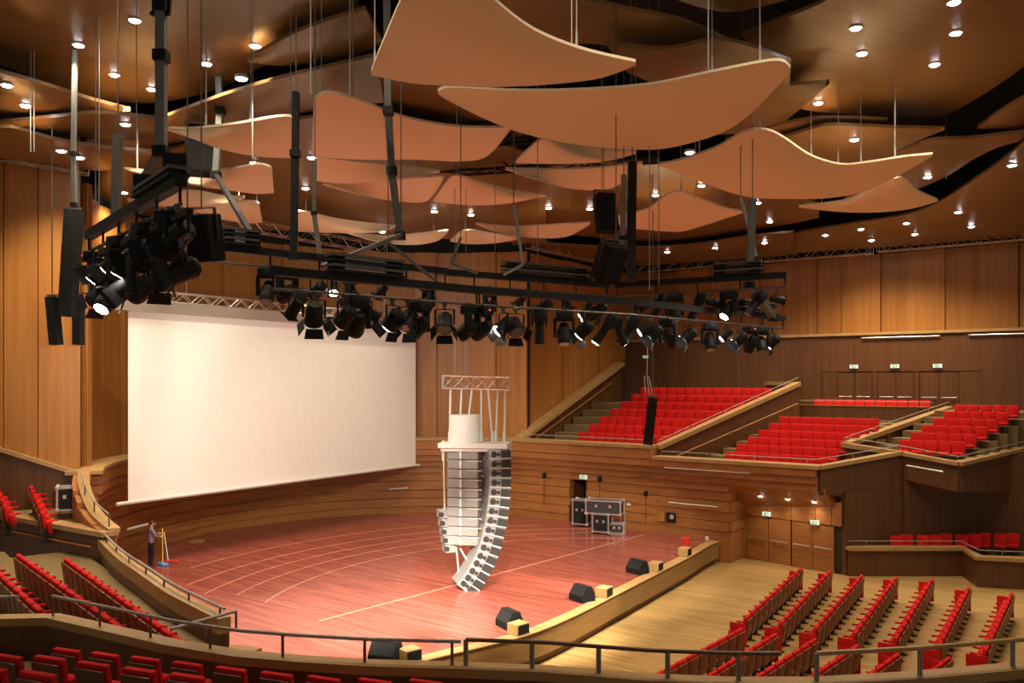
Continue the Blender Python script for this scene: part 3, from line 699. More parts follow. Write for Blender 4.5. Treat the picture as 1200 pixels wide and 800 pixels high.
# ================================================================== screen
sL, sR = V(-13.9,30.9,0), V(-5.03,44.5,0)
sd = (sR-sL).normalized(); sn = V(sd.y,-sd.x,0)          # sn towards the hall
if sn.dot(V(3,28,0)-sL) < 0: sn = -sn
t = thing('projection_screen', 'large white projection screen hanging behind the stage', 'screen', (sL+sR)/2 + V(0,0,2.5))
zT, zB = 9.5, 2.55
MB().bar(sL + V(0,0,(zT+zB)/2), sR + V(0,0,(zT+zB)/2), .02, zT-zB).build('screen_cloth', 'screen_cloth', t)
MB().cyl(sL - sd*.45 + V(0,0,zB), sR + sd*.3 + V(0,0,zB), .07, .07, 10).build('bottom_bar', 'white_paint', t)
MB().bar(sL - sd*.75 + V(0,0,zT+.2), sR + sd*.6 + V(0,0,zT+.2), .42, .42).build('roller_housing', 'silver', t)
def truss(name, label, a, b, s, m='steel', seg=.5, cat='truss', r=.025, up=(0,0,1), group=None, box=True):
    a, b = Vector(a), Vector(b); d = (b-a).normalized(); x = d.cross(Vector(up)).normalized(); y = x.cross(d)
    t = thing(name, label, cat, (a+b)/2, group)
    cs = [x*i*s/2 + y*j*s/2 for i, j in ((-1,-1),(1,-1),(1,1),(-1,1))] if box else [y*-s/2, y*s/2]
    for c in cs: MB().cyl(a+c, b+c, r, r, 6).build('chord', m, t)
    n = max(2, int((b-a).length/seg)); mb = MB(); L_ = (b-a).length
    k = len(cs)
    for f in range(k if box else 1):
        c0, c1 = cs[f], cs[(f+1) % k]
        for i in range(n):
            p, q = (c0, c1) if i % 2 else (c1, c0)
            mb.cyl(a + d*L_*i/n + p, a + d*L_*(i+1)/n + q, r*.6, r*.6, 5, False)
    for c0, c1 in zip(cs, cs[1:] + cs[:1]): mb.cyl(a+c0, a+c1, r*.6, r*.6, 5, False); mb.cyl(b+c0, b+c1, r*.6, r*.6, 5, False)
    mb.build('lattice', m, t)
    return t
zz = zT + .62
truss('screen_truss', 'silver lattice truss carrying the top of the screen', sL + sd*.2 + V(0,0,zz), sR + V(0,0,zz), .36, seg=.45)
for u in (.15,.5,.85):
    p = sL.lerp(sR, u); MB().cyl(p + V(0,0,zz+.2), p + V(0,0,16), .012, .012, 5).build('suspension_cable', 'cable_grey', bpy.data.objects['screen_truss'])
# trusses along the tops of the walls
truss('wall_truss', 'silver lattice truss along the top of the left wall', (*(Lw0 + Vector((.2,-.5)) + left_dir*7), 14.9), (*(Lw0 + Vector((.2,-.5)) - left_dir*.3), 14.2), .4)
truss('wall_truss', 'silver lattice truss above the tan panels right of centre', (.9,44.3,14.1), (6.9,52.6,14.2), .5)
truss('wall_truss', 'silver lattice truss above the wall behind the right lamps', td(1.0,12.2,14.0), td(9.2,12.2,14.0), .5)
truss('wall_truss', 'silver lattice truss over the far wall, middle stretch', td(9.4,12.2,14.0), td(15.3,12.2,13.95), .5)
truss('wall_truss', 'silver lattice truss over the far wall, right stretch', td(15.6,12.2,14.0), td(23.0,12.2,14.0), .5)
truss('wall_truss', 'silver lattice truss high behind the screen', (-13.6,33.2,13.6), (-6.5,43.2,13.6), .45)

# ================================================================== lighting rig
def slab(name, label, a, b, w_=.16, h_=.16, under=True):
    """black lighting bar: box beam with a pipe below"""
    t = thing(name, label, 'lighting bar', (Vector(a)+Vector(b))/2)
    MB().bar(a, b, w_, h_).build('beam', 'black_paint', t)
    if under:
        MB().cyl(Vector(a) - V(0,0,.32), Vector(b) - V(0,0,.32), .03, .03, 6).build('pipe', 'steel_dark', t)
        n = int((Vector(b)-Vector(a)).length/1.4) + 1
        for i in range(n+1):
            p = Vector(a).lerp(Vector(b), (i+.03)/(n+.06)); MB().bar(p - V(0,0,.34), p, .04, .02).build('hanger', 'black_paint', t)
    return t
ZF = 8.95; ZU = 9.8
F = [on(x, y, ZF) for x, y in ((318,317),(560,340),(745,354),(918,373))]
slab('lighting_bar', 'long black front lighting bar, left length below the reflectors', F[0], F[1])
slab('lighting_bar', 'black front lighting bar, middle length at the picture centre', F[1], F[2])
slab('lighting_bar', 'black front lighting bar, lower right length', F[2], F[3])
U = [on(x, y, ZU) for x, y in ((252,289),(523,318))]
slab('lighting_bar', 'black upper lighting bar over the screen', U[0], U[1])
U2 = [on(x, y, ZU) for x, y in ((510,318),(712,334))]
slab('lighting_bar', 'black upper lighting bar at the centre in front of the tan panels', U2[0], U2[1])
U3 = [on(x, y, ZU) for x, y in ((722,334),(922,322))]
slab('lighting_bar', 'black upper lighting bar on the right with small lamps', U3[0], U3[1])
LB = [on(x, y, ZU) for x, y in ((104,276),(160,242),(212,212))]
slab('lighting_bar', 'black lighting bar over the stage side, upper left cluster', LB[0], LB[2])
# stacks of striplights / cable trays lying on the bars
def FY(px):
    i = 0 if px < 560 else 1 if px < 745 else 2
    return line_y(px, F, i, i+1)
def line_y(px, P, i0, i1):
    a, b = P[i0], P[i1]; xa, ya = 600+1000*a.x/a.y, 445-(a.z-EYE)*1000/a.y; xb, yb = 600+1000*b.x/b.y, 445-(b.z-EYE)*1000/b.y
    return ya + (yb-ya)*(px-xa)/(xb-xa)
for a, b, P, i0, i1, z, lab in ((385,470,F,0,1,ZF,'bundle of dark strip tubes lying on the left front bar'),(262,300,U,0,1,ZU,'bundle of dark strip tubes beside the black loudspeaker'),
                  (838,893,U3,0,1,ZU,'short dark cable tray over the upper right bar'),(868,905,F,2,3,ZF,'short dark cable tray over the lower right bar'),(590,690,U2,0,1,ZU,'bundle of dark strip tubes over the centre bar'),
                  (165,210,LB,0,2,ZU,'wide dark channel beams over the upper left cluster')):
    p, q = on(a, line_y(a, P, i0, i1), z) + V(0,0,.11), on(b, line_y(b, P, i0, i1), z) + V(0,0,.11); tt = thing('strip_bundle', lab, 'strip lights', (p+q)/2)
    for k in range(4 if a > 250 else 2): MB().bar(p + V(0,0,.10*k), q + V(0,0,.10*k), .30, .055).build('strip', 'steel_dark' if k % 2 else 'black_paint', tt)
    for u in (.1, .9): MB().bar(p.lerp(q,u) + V(0,0,-.03), p.lerp(q,u) + V(0,0,.34), .34,.03).build('strap', 'black_paint', tt)
# hoist tubes
def hoist(label, pts, r, m='grey_tube', joints=True, name='hoist_tube', hang=True):
    pts = [Vector(p) for p in pts]; t = thing(name, label, 'tube', pts[-1])
    for a, b in zip(pts, pts[1:]): MB().bar(a, b, r*2, r*2).build('tube_section', m, t)
    tp = max(pts, key=lambda p: p.z)
    if hang and tp.z < 18.5: MB().cyl(tp, V(tp.x, tp.y, 18.7), .014, .014, 5).build('cable', 'steel_dark', t)
    if joints:
        for p in pts[1:]: MB().bbox(p, (r*3,r*3,r*2.4), .01).build('joint', 'black_paint', t)
    return t
hoist('thick grey hoist tube hanging at the upper left', [at(188,-60,14), at(189,8,14), at(189,66,14), at(189,178,14)], .075)
hoist('dark slanted strut below the thick grey hoist tube', [at(189,178,14), at(163,222,14.5)], .07, 'steel_dark', False)
hoist('black hook arm at the top of the thick hoist tube', [at(177,18,14), at(188,4,14), at(197,18,14), at(200,-20,14)], .03, 'black_paint', False)
hoist('grey and black hoist tube crossing the blunt reflector', [at(453,-40,19), at(455,130,19), at(459,200,19.2), at(469,276,19.4)], .075, 'steel_dark')
hoist('black hoist tube left of the blunt reflector', [at(347,108,19), at(346,180,19), at(344,300,19)], .07, 'black_paint')
hoist('dark hoist tube behind the upper left lamp cluster', [at(138,158,18), at(136,255,18)], .08, 'steel_dark', False)
hoist('thin grey hoist tube rising on the left beside the wall truss', [at(88,55,24), at(86,180,24), at(87,240,24)], .055, 'grey_tube')
hoist('grey hoist tube behind the big black speaker', [at(256,76,26), at(258,130,26), at(253,205,26)], .09)
hoist('slanted dark strut right of the big black speaker', [at(253,205,26), at(304,290,20)], .06, 'black_paint', False)
hoist('black hoist tube at the centre right', [at(741,190,23), at(739,330,23)], .11, 'black_paint', False)
hoist('grey hoist tube beside the upright black box', [at(731,205,23), at(730,280,23), at(712,325,23)], .07)
hoist('dark hoist tube over the right lamps', [at(882,233,23.5), at(878,335,23.5), at(907,372,25)], .09, 'steel_dark')
hoist('grey link arm folded above the screen', [at(369,190,19.5), at(368,250,19.5), at(375,300,19.3)], .04, 'grey_tube')
hoist('long slanted grey stay rising from the front bar', [at(378,312,16.4), at(470,275,19.3)], .04, 'grey_tube', False)
hoist('dark slanted stay right of the crossing hoist tube', [at(455,284,19), at(512,330,18.6)], .03, 'steel_dark', False)
hoist('thin dark bent arm hanging over the centre bar', [at(540,278,22), at(529,309,22), at(560,320,22)], .035, 'steel_dark', False)
hoist('thin grey bent arm hanging right of the centre', [at(602,240,22), at(613,310,22), at(590,322,22)], .035, 'grey_tube', False)
hoist('short grey link arm hanging from the right reflector', [at(868,232,24), at(880,276,24), at(886,300,24)], .04, 'grey_tube', False)
for k, (px, y0, y1, Y) in enumerate(((36,128,178,24),(40,128,178,24),(112,80,240,22),(116,85,240,22),(160,60,190,20),(296,60,186,22),(410,62,112,19),(533,150,437,29),(546,130,438,29),(580,170,437,29),(761,232,340,23),(1048,125,186,28),(1109,140,210,32),(815,165,232,28),(772,205,335,24),(670,0,50,17),(830,0,85,18),(890,0,152,22),(364,0,110,18),(630,200,330,24),(705,200,300,24))):
    tt = thing('suspension_wire', 'thin steel suspension wire, %s counted from the left' % ORD[k], 'wire', at(px, y1, Y), 'thin suspension wires')
    MB().cyl(V(at(px, y1, Y).x, Y, 18.7), at(px, y1, Y), .013, .013, 5).build('wire', 'cable_grey', tt)
# ------------------------------------------------------------------ lamps: three kinds, each tilt made once and copied
LM = {}
def lamp_parts(kind, tilt, lit):
    key = (kind, tilt, lit)
    if key in LM: return LM[key]
    X = Matrix.Rotation(R(tilt), 3, 'X')          # local beam axis is -z, tilted towards +y
    out = []
    def keep(nm, mb, m, rotated=True, piv=V(0,0,-.42)):
        if rotated: mb.v = [piv + X @ v for v in mb.v]
        o = mb.build(nm, m, None, True, origin=(0,0,0)); out.append((nm, o.data)); bpy.data.objects.remove(o)
    lens = 'lens_on' if lit else 'lens_off'
    if kind == 'fresnel':
        keep('clamp', MB().box((0,0,-.05), (.06,.06,.12)).cyl((-.05,0,.0), (.05,0,.0), .045, .045, 8), 'steel_dark', False)
        keep('yoke', MB().bar((-.20,0,-.12), (.20,0,-.12), .04, .015).bar((-.20,0,-.12), (-.20,0,-.44), .04, .015).bar((.20,0,-.12), (.20,0,-.44), .04, .015), 'black_paint', False)
        keep('housing', MB().cyl((0,0,.20), (0,0,-.16), .155, .175, 12).cyl((0,0,.26), (0,0,.20), .10, .15, 12), 'black_paint')
        keep('lens', MB().cyl((0,0,-.165), (0,0,-.175), .15, .15, 12), lens)
        for a in range(4):
            q = Matrix.Rotation(a*math.pi/2, 3, 'Z'); mb = MB()
            mb.add([q @ V(-.15,.17,-.17), q @ V(.15,.17,-.17), q @ V(.18,.27,-.33), q @ V(-.18,.27,-.33), q @ V(-.15,.178,-.165), q @ V(.15,.178,-.165), q @ V(.18,.278,-.325), q @ V(-.18,.278,-.325)],
                   [(0,1,2,3),(7,6,5,4),(0,4,5,1),(1,5,6,2),(2,6,7,3),(3,7,4,0)])
            keep('barn_door', mb, 'black_paint')
    elif kind == 'moving':
        keep('base', MB().bbox((0,0,-.10), (.40,.34,.18), .03), 'black_paint', False)
        keep('yoke', MB().bbox((-.22,0,-.38), (.07,.16,.46), .02).bbox((.22,0,-.38), (.07,.16,.46), .02).bbox((0,0,-.2), (.46,.16,.05), .02), 'black_paint', False)
        keep('head', MB().cyl((0,0,.22), (0,0,.05), .10, .165, 12).cyl((0,0,.05), (0,0,-.20), .165, .165, 12).cyl((0,0,-.20), (0,0,-.28), .165, .14, 12), 'black_paint', piv=V(0,0,-.5))
        keep('lens', MB().cyl((0,0,-.28), (0,0,-.29), .125, .125, 12), lens, piv=V(0,0,-.5))
        keep('clamp', MB().box((0,0,.02), (.10,.06,.10)), 'steel_dark', False)
    elif kind == 'profile':
        keep('clamp', MB().box((0,0,-.05), (.06,.06,.12)), 'steel_dark', False)
        keep('yoke', MB().bar((-.16,0,-.10), (.16,0,-.10), .04, .015).bar((-.16,0,-.10), (-.16,0,-.36), .04, .015).bar((.16,0,-.10), (.16,0,-.36), .04, .015), 'black_paint', False)
        keep('housing', MB().bbox((0,0,.22), (.26,.26,.34), .04), 'black_paint', piv=V(0,0,-.36))
        keep('barrel', MB().cyl((0,0,.06), (0,0,-.42), .095, .115, 12), 'black_paint', piv=V(0,0,-.36))
        keep('lens', MB().cyl((0,0,-.42), (0,0,-.425), .10, .10, 12), lens, piv=V(0,0,-.36))
    else:   # small par can with a square filter frame
        keep('clamp', MB().box((0,0,-.04), (.05,.05,.10)), 'steel_dark', False)
        keep('yoke', MB().bar((-.14,0,-.09), (.14,0,-.09), .03, .012).bar((-.14,0,-.09), (-.14,0,-.30), .03, .012).bar((.14,0,-.09), (.14,0,-.30), .03, .012), 'black_paint', False)
        keep('can', MB().cyl((0,0,.18), (0,0,-.18), .09, .12, 12), 'black_paint', piv=V(0,0,-.30))
        keep('filter_frame', MB().box((0,0,-.185), (.27,.27,.012)), 'black_paint', piv=V(0,0,-.30))
        keep('lens', MB().cyl((0,0,-.193), (0,0,-.198), .105, .105, 12), lens, piv=V(0,0,-.30))
    LM[key] = out
    return out
KIND = {'fresnel': ('barn_door_lamp', 'black barn-door lamp'), 'moving': ('moving_head_lamp', 'black moving head lamp'),
        'profile': ('profile_lamp', 'long black profile lamp'), 'par': ('par_lamp', 'small black par lamp')}
def put_lamps(lst, z, barname, group):
    for k, (px, py, kind, tilt, head, lit) in enumerate(lst):
        p = on(px, py, z) - V(0,0,.35)
        nm, base = KIND[kind]
        t = thing(nm, '%s, %s from the left on the %s' % (base, ORD[k], barname), 'stage light', p, group, rz=R(head))
        for n2, me in lamp_parts(kind, tilt, lit):
            o = bpy.data.objects.new(n2, me); col.objects.link(o); o.parent = t
            if n2 in ('housing','head','can'): hs = o
            if n2 in ('lens','barn_door','filter_frame','barrel'): o.parent = hs
        if kind == 'moving' and k % 2 == 0:
            o = MB().box((0,-.172,-.08), (.05,.01,.03)).build('led', 'led_red', None, origin=(0,0,0)); o.parent = t
# heading: rotation of the tilt direction (+y is away from the camera)
front = [(345,'par',40,60,0),(368,'fresnel',38,20,1),(404,'fresnel',50,60,0),(419,'moving',40,30,0),(433,'par',60,-60,0),(460,'fresnel',45,60,1),(478,'fresnel',35,150,0),(492,'moving',50,60,0),
 (521,'fresnel',40,180,0),(549,'moving',50,90,0),(566,'moving',60,60,0),(590,'fresnel',50,120,1),(604,'fresnel',45,200,0),(632,'profile',0,0,0),(661,'moving',20,180,0),(684,'fresnel',50,60,1),
 (709,'profile',35,90,1),(724,'profile',30,-60,1),(737,'profile',35,90,0),(757,'par',60,90,1),(766,'fresnel',50,90,1),(783,'moving',40,-40,0)]
put_lamps([(a, FY(a), b, c, d, bool(e)) for a, b, c, d, e in front], ZF, 'front lighting bar', 'lamps on the front bar')
lowr = [(806,'fresnel',50,90,1),(832,'moving',20,180,0),(851,'par',50,90,1),(866,'fresnel',50,90,1),(880,'moving',30,30,0),(892,'moving',30,180,0),(905,'fresnel',50,60,1)]
put_lamps([(a, FY(a), b, c, d, bool(e)) for a, b, c, d, e in lowr], ZF, 'lower right lighting bar', 'lamps on the lower right bar')
upr = [(757,'par',60,60,0),(771,'profile',30,120,0),(791,'moving',20,180,0),(817,'profile',25,70,0),(835,'par',80,-80,0),(854,'moving',40,120,1),(886,'profile',40,110,0),(911,'par',80,-90,0)]
put_lamps([(a, line_y(a, U3, 0, 1), b, c, d, bool(e)) for a, b, c, d, e in upr], ZU, 'upper right lighting bar', 'lamps on the upper right bar')
mid = [(574,'moving',60,60,0),(609,'par',50,120,0),(638,'fresnel',60,60,0),(664,'par',40,-60,0),(690,'moving',60,90,1),(702,'fresnel',50,60,0)]
put_lamps([(a, line_y(a, U2, 0, 1), b, c, d, bool(e)) for a, b, c, d, e in mid], ZU, 'upper centre lighting bar', 'lamps on the upper centre bar')
upl = [(314,'moving',30,180,0),(338,'moving',60,60,0),(371,'fresnel',60,60,0),(391,'par',40,190,1),(410,'moving',50,90,0),(447,'par',50,60,0),(502,'moving',30,120,0)]
put_lamps([(a, line_y(a, U, 0, 1), b, c, d, bool(e)) for a, b, c, d, e in upl], ZU, 'bar over the screen', 'lamps on the bar over the screen')
lft = [(108,'moving',50,-60,0),(118,'fresnel',60,90,0),(126,'profile',40,110,1),(134,'fresnel',45,80,1),(143,'moving',60,60,0),(153,'profile',30,100,1),(163,'fresnel',60,80,0),(174,'moving',50,60,0),(186,'fresnel',70,60,0),(199,'moving',60,90,0),(209,'fresnel',60,60,0)]
put_lamps([(a, line_y(a, LB, 0, 2), b, c, d, bool(e)) for a, b, c, d, e in lft], ZU, 'upper left cluster bar', 'lamps of the upper left cluster')
LB2 = [on(x, y, 9.3) for x, y in ((112,300),(222,248))]
slab('lighting_bar', 'lower black bar of the upper left lamp cluster', LB2[0], LB2[1], .10, .10)
lft2 = [(116,'fresnel',60,60,0),(128,'moving',40,160,1),(146,'fresnel',50,120,0),(168,'moving',60,60,0),(190,'fresnel',60,40,0),(212,'fresnel',70,120,0)]
put_lamps([(a, line_y(a, LB2, 0, 1), b, c, d, bool(e)) for a, b, c, d, e in lft2], 9.3, 'lower left cluster bar', 'lamps of the lower left cluster')
# real beams of the lit lamps: wash on the stage and on the screen; the loudspeaker cluster's beam is added
def beam(src, tgt, wts, size, colr=WARM2, blend=.6, rad=.15):
    ld = bpy.data.lights.new('stage_beam', 'SPOT'); ld.energy = wts; ld.color = colr; ld.spot_size = R(size); ld.spot_blend = blend; ld.shadow_soft_size = rad
    o = bpy.data.objects.new('stage_beam', ld); col.objects.link(o); o.location = src
    o.rotation_euler = (Vector(tgt) - Vector(src)).to_track_quat('-Z', 'Y').to_euler()
for px, tg, wt, sz in ((368,(-6,27,0),1.1,48),(460,(-3,25.5,0),1.2,44),(590,(0,27,0),1.1,46),(684,(-4,24,0),1.1,40),(766,(3,33,0),.9,48),(866,(1,27,1),.9,44),(478,(-1.25,28.9,5.4),.30,17)):  # last entry: added beam to brighten the cluster top, the lamp above it is unlit
    beam(on(px, FY(px), ZF) - V(0,-.35,1.15), tg, STAGE_W*wt, sz)
for src, tg in ((on(128, line_y(128, LB2, 0, 1), 9.3) + V(0,.7,-1.3), (-9.5,37,4.2)), (on(391, line_y(391, U, 0, 1), ZU) + V(-.2,.7,-1.1), (-8.0,40,4.6))):
    beam(src, tg, SCREEN_W, 70)
# ------------------------------------------------------------------ black loudspeakers
def column(label, top, bot, w_, dpt, n, rz=0, wires=True, name='line_array_speaker'):
    top, bot = Vector(top), Vector(bot); t = thing(name, label, 'loudspeaker', bot)
    d = (top-bot)/n
    for k in range(n):
        c = bot + d*(k+.5); up = d.normalized()
        MB().bar(c - d*.485, c + d*.485, w_, dpt, up=(math.sin(rz), -math.cos(rz), 0)).build('speaker_cabinet', 'black_box', t)
    if wires:
        MB().cyl(top, V(top.x, top.y, 18.7), .02, .02, 5).build('cable', 'steel_dark', t)
        MB().bar(top + V(-w_*.55,0,.05), top + V(w_*.55,0,.05), .06, .06).build('frame', 'steel_dark', t)
    return t
column('tall black line array speaker hanging before the left wall', at(87,246,26), at(79,371,26), .40, .45, 12)
column('short black speaker column left of the tall one, by the left wall', at(61,348,26), at(66,404,26), .27, .35, 4)
column('short black speaker column right of the tall one, by the left wall', at(92,348,26.9), at(92,404,26.9), .24, .35, 4)
column('thin black speaker column hanging in front of the high balcony', at(765,466,33), at(759,521,33), .32, .36, 10)
tt = thing('hanging_ropes', 'pale ropes and red cable above the thin black speaker column', 'ropes', at(762,466,33))
for a, b in ((757,755),(762,758),(766,760)): MB().cyl(at(a,467,33), at(b,440,33), .018, .018, 5).build('rope', 'rope', tt)
MB().cyl(at(759,400,33), at(758,440,33), .016, .016, 5).build('rope', 'rope', tt)
MB().tube([at(755,455,33), at(757,466,33), at(762,475,33)], .03).build('red_cable', 'red_plastic', tt)
def bigbox(label, c, w_, d_, h_, rz, rx, name='loudspeaker'):
    t = thing(name, label, 'loudspeaker', c)
    Mx = Matrix.Rotation(rz,3,'Z') @ Matrix.Rotation(rx,3,'X')
    b = MB().bbox((0,0,0),(w_,d_,h_),.03); b.v = [Vector(c) + Mx @ v for v in b.v]; b.build('cabinet','black_box',t)
    b = MB().box((0,-d_/2-.01,0),(w_*.9,.02,h_*.9)); b.v = [Vector(c) + Mx @ v for v in b.v]; b.build('grille','grille',t)
    b = MB().bar((-w_*.5-.02,0,0),(-w_*.5-.02,0,h_*.62),.06,.02).bar((w_*.5+.02,0,0),(w_*.5+.02,0,h_*.62),.06,.02).bar((-w_*.5-.02,0,h_*.62),(w_*.5+.02,0,h_*.62),.06,.02); b.v = [Vector(c) + Mx @ v for v in b.v]; b.build('bracket','steel_dark',t)
    tp = Vector(c) + Mx @ V(0,0,h_*.62); MB().cyl(tp, V(tp.x, tp.y, 18.7), .014,.014,5).build('cable','steel_dark',t)
    return t
bigbox('big black loudspeaker hung between two upper left reflectors', at(236,177,27), .88,.6,1.55, R(15), R(-4))
bigbox('black loudspeaker hanging at the left end of the lamp bar', at(240,279,15.5), .52,.42,.85, R(-20), R(10))
bigbox('black loudspeaker tilted down above the right bar joint', at(714,308,21), .60,.48,.95, R(30), R(28))
bigbox('upright dark box hung right of the centre crescent reflector', at(710,250,24), .55,.4,1.1, R(20), R(-12))
bigbox('small black box lamp hanging left above the screen', at(219,312,16), .26,.25,.46, R(10), R(-10))

truss('catwalk_truss', 'black catwalk truss behind the central reflectors', on(470,196,15), on(770,176,15), .7, m='black_paint', seg=.8, r=.05)
truss('catwalk_truss', 'second black catwalk truss high at the centre', on(480,165,15.2), on(660,150,15.2), .6, m='black_paint', seg=.8, r=.05)
# ================================================================== white loudspeaker cluster over the stage
Yc = 29.0
c0 = at(557, 690, Yc)
la = thing('speaker_cluster', 'pale grey loudspeaker cluster hanging low over the stage', 'loudspeaker', (c0.x, c0.y, .1))
def W(px, py, dy=0): return at(px, py, Yc) + V(0, dy, 0)
tr = truss('cluster_truss', 'short pale truss carrying the loudspeaker cluster', W(519,447), W(597,449), .42, seg=.36, r=.03)
for a, b in ((528,527),(541,538),(553,546),(564,564),(572,577),(583,581),(592,591)):
    p = W(a, 456); q = W(b, 517); MB().cyl(p, q, .035, .035, 6).cyl(q, q + V(0,0,.35), .06, .05, 6).build('sling', 'rope', la)
MB().cyl(W(545,520,.1), W(545,486,.1), .54, .54, 18).build('motor_drum', 'white_paint', la, smooth=True)
MB().box(W(557,521), (2.35,1.1,.16), rz=R(-8)).box(W(557,526), (2.2,.9,.1), rz=R(-8)).build('top_frame', 'white_paint', la)
MB().bar(W(519,516), W(519,540), .06,.06).bar(W(597,524), W(600,534), .2,.06).build('frame_hook', 'white_paint', la)
def cab(c, ax, wd, dp, ht, yaw, body='array_grey', drivers=3):
    """one cabinet: body, dark side cheek and front with driver domes"""
    e = Vector((math.cos(yaw), math.sin(yaw), 0)); f = Vector((math.sin(yaw), -math.cos(yaw), 0)); ax = Vector(ax).normalized()
    b = MB(); hx, hy, hz = e*wd/2, f*dp/2, ax*ht*.47
    b.add([c-hx-hy*.7-hz*.8, c+hx-hy*.7-hz*.8, c+hx+hy-hz, c-hx+hy-hz, c-hx-hy*.7+hz*.8, c+hx-hy*.7+hz*.8, c+hx+hy+hz, c-hx+hy+hz],
          [(0,3,2,1),(4,5,6,7),(0,1,5,4),(1,2,6,5),(2,3,7,6),(3,0,4,7)])
    o = b.build('speaker_cabinet', body, la)
    g = MB().add([c-hx*.92+hy*1.02-hz*.8, c+hx*.92+hy*1.02-hz*.8, c+hx*.92+hy*1.02+hz*.8, c-hx*.92+hy*1.02+hz*.8], [(0,1,2,3)])
    for k in range(drivers):
        x = (k-(drivers-1)/2)*wd*.28; q = c + e*x + hy*1.03
        g.cyl(q, q + f*.03, ht*.30, ht*.24, 10)
    g.build('grille', 'array_dark' if body == 'array_grey' else 'grille', o)
    return o
# middle straight column, seen from its back/side: plain pale sides
for k in range(10):
    c = W(546, 532 + 11.1*k, .15)
    e = R(-14); b = MB().bbox(c, (1.08,.85,.30), .02, rz=e)
    o = b.build('speaker_cabinet', 'array_grey', la)
    MB().box(c + V(-.16,-.47,0), (.07,.06,.26), rz=e).box(c + V(.30,-.50,.12), (.5,.03,.02), rz=e).build('rigging_plate', 'white_paint', o)
# curved J-shaped column on the right
path = [(589,530),(589.5,541),(589.5,552),(589.5,563),(589,574),(588,585),(586.5,596),(585,607),(582.5,618),(580,629),(577,639),(573,649),(568.5,658),(563.5,667),(558.5,675),(553,682)]
for k, (x, y) in enumerate(path):
    c = W(x - 7, y, -.25); nx = path[min(k+1, 15)]; pv = path[max(k-1, 0)]
    ax = V((pv[0]-nx[0]), 0, (nx[1]-pv[1]))
    axn = ax.normalized(); side = axn.cross(V(0,1,0)).normalized()     # across the column in the image plane
    if side.x < 0: side = -side
    b = MB(); hx = side*.36; hy = V(.12,-.42,0); hz = axn*.145
    b.add([c-hx-hy-hz, c+hx-hy-hz, c+hx+hy-hz, c-hx+hy-hz, c-hx-hy+hz, c+hx-hy+hz, c+hx+hy+hz, c-hx+hy+hz], [(0,3,2,1),(4,5,6,7),(0,1,5,4),(1,2,6,5),(2,3,7,6),(3,0,4,7)])
    o = b.build('speaker_cabinet', 'array_grey', la)
    g = MB(); q = c + hy*1.02
    g.cyl(q - hx*.55, q - hx*.55 + V(.01,-.05,0), .105, .08, 10).cyl(q - hx*.12, q - hx*.12 + V(.01,-.05,0), .06, .05, 8)
    g.build('driver', 'array_dark', o)
    g = MB().add([q + hx*u_ + hz*w_*.86 + V(.003,-.012,0) for u_, w_ in ((.08,-1),(.98,-1),(.98,1),(.08,1))], [(0,1,2,3)])
    g.build('side_grille', 'array_dark', o)
    MB().bar(q - hx*1.0 - hz, q + hx*1.0 - hz, .03, .03).build('flying_bar', 'white_paint', o)
# small column at the left
for k in range(5):
    c = W(519.5 + 1.6*k, 602 + 10*k, .1); b = MB().bbox(c, (.36,.5,.27), .02, rz=R(20)); o = b.build('speaker_cabinet', 'array_grey', la)
    MB().cyl(c + V(-.06,-.26,0), c + V(-.07,-.30,0), .10, .08, 10).build('driver', 'array_dark', o)
MB().bbox(W(527,606,.25), (.35,.5,.55), .03, rz=R(20)).bbox(W(529,632,.25), (.35,.5,.5), .03, rz=R(20)).build('speaker_cabinet', 'array_grey', la)
MB().cyl(W(520,530), W(521,598), .03).cyl(W(525,530), W(527,596), .03).cyl(W(526,545), W(538,676), .03).cyl(W(538,676), W(549,672), .03).cyl(W(539,642), W(554,668), .035).cyl(W(542,548), W(571,560), .025).build('brace', 'rope', la)
# ================================================================== things on the stage
def wedge(px, py, rz, lab, s=1.0):
    p = on(px, py, 0); t = thing('stage_monitor', lab, 'loudspeaker', p, 'floor monitors at the stage front', rz=rz)
    w_, d_, h_ = .68*s, .52*s, .46*s
    prof = [(-d_/2,0),(d_/2,0),(d_/2,h_*.38),(d_*.12,h_),(-d_*.28,h_),(-d_/2,h_*.45)]
    b = MB(); n = len(prof); b.add([(-w_/2,y,z) for y, z in prof] + [(w_/2,y,z) for y, z in prof], [tuple(range(n)), tuple(range(2*n-1,n-1,-1))] + [(i,(i+1) % n,n+(i+1) % n,n+i) for i in range(n)])
    o = b.build('cabinet', 'black_box', None, origin=(0,0,0)); o.parent = t
    a, c = Vector((0,d_/2,h_*.38)), Vector((0,d_*.12,h_)); u = (c-a).normalized(); nrm = V(0,u.z,-u.y)
    b = MB().add([Vector((x,0,0)) + q + nrm*.008 for q in (a + (c-a)*.06, c - (c-a)*.06) for x in (-w_*.46, w_*.46)], [(0,1,3,2)])
    o = b.build('grille', 'grille', None, origin=(0,0,0)); o.parent = t
    o = MB().box((0,-d_*.08,h_+.006), (w_*.98,d_*.38,.012)).build('top_plate', 'black_box', None, origin=(0,0,0)); o.parent = t
wedge(452,774,R(160),'black stage monitor by the near rail, nearest to the camera',1.05)
wedge(597,734,R(120),'black stage monitor second from the near end of the stage front',1.02)
wedge(682,703,R(125),'black stage monitor third from the near end of the stage front',1.0)
wedge(747,671,R(125),'black stage monitor at the stage front, nearest the far wall',1.0)
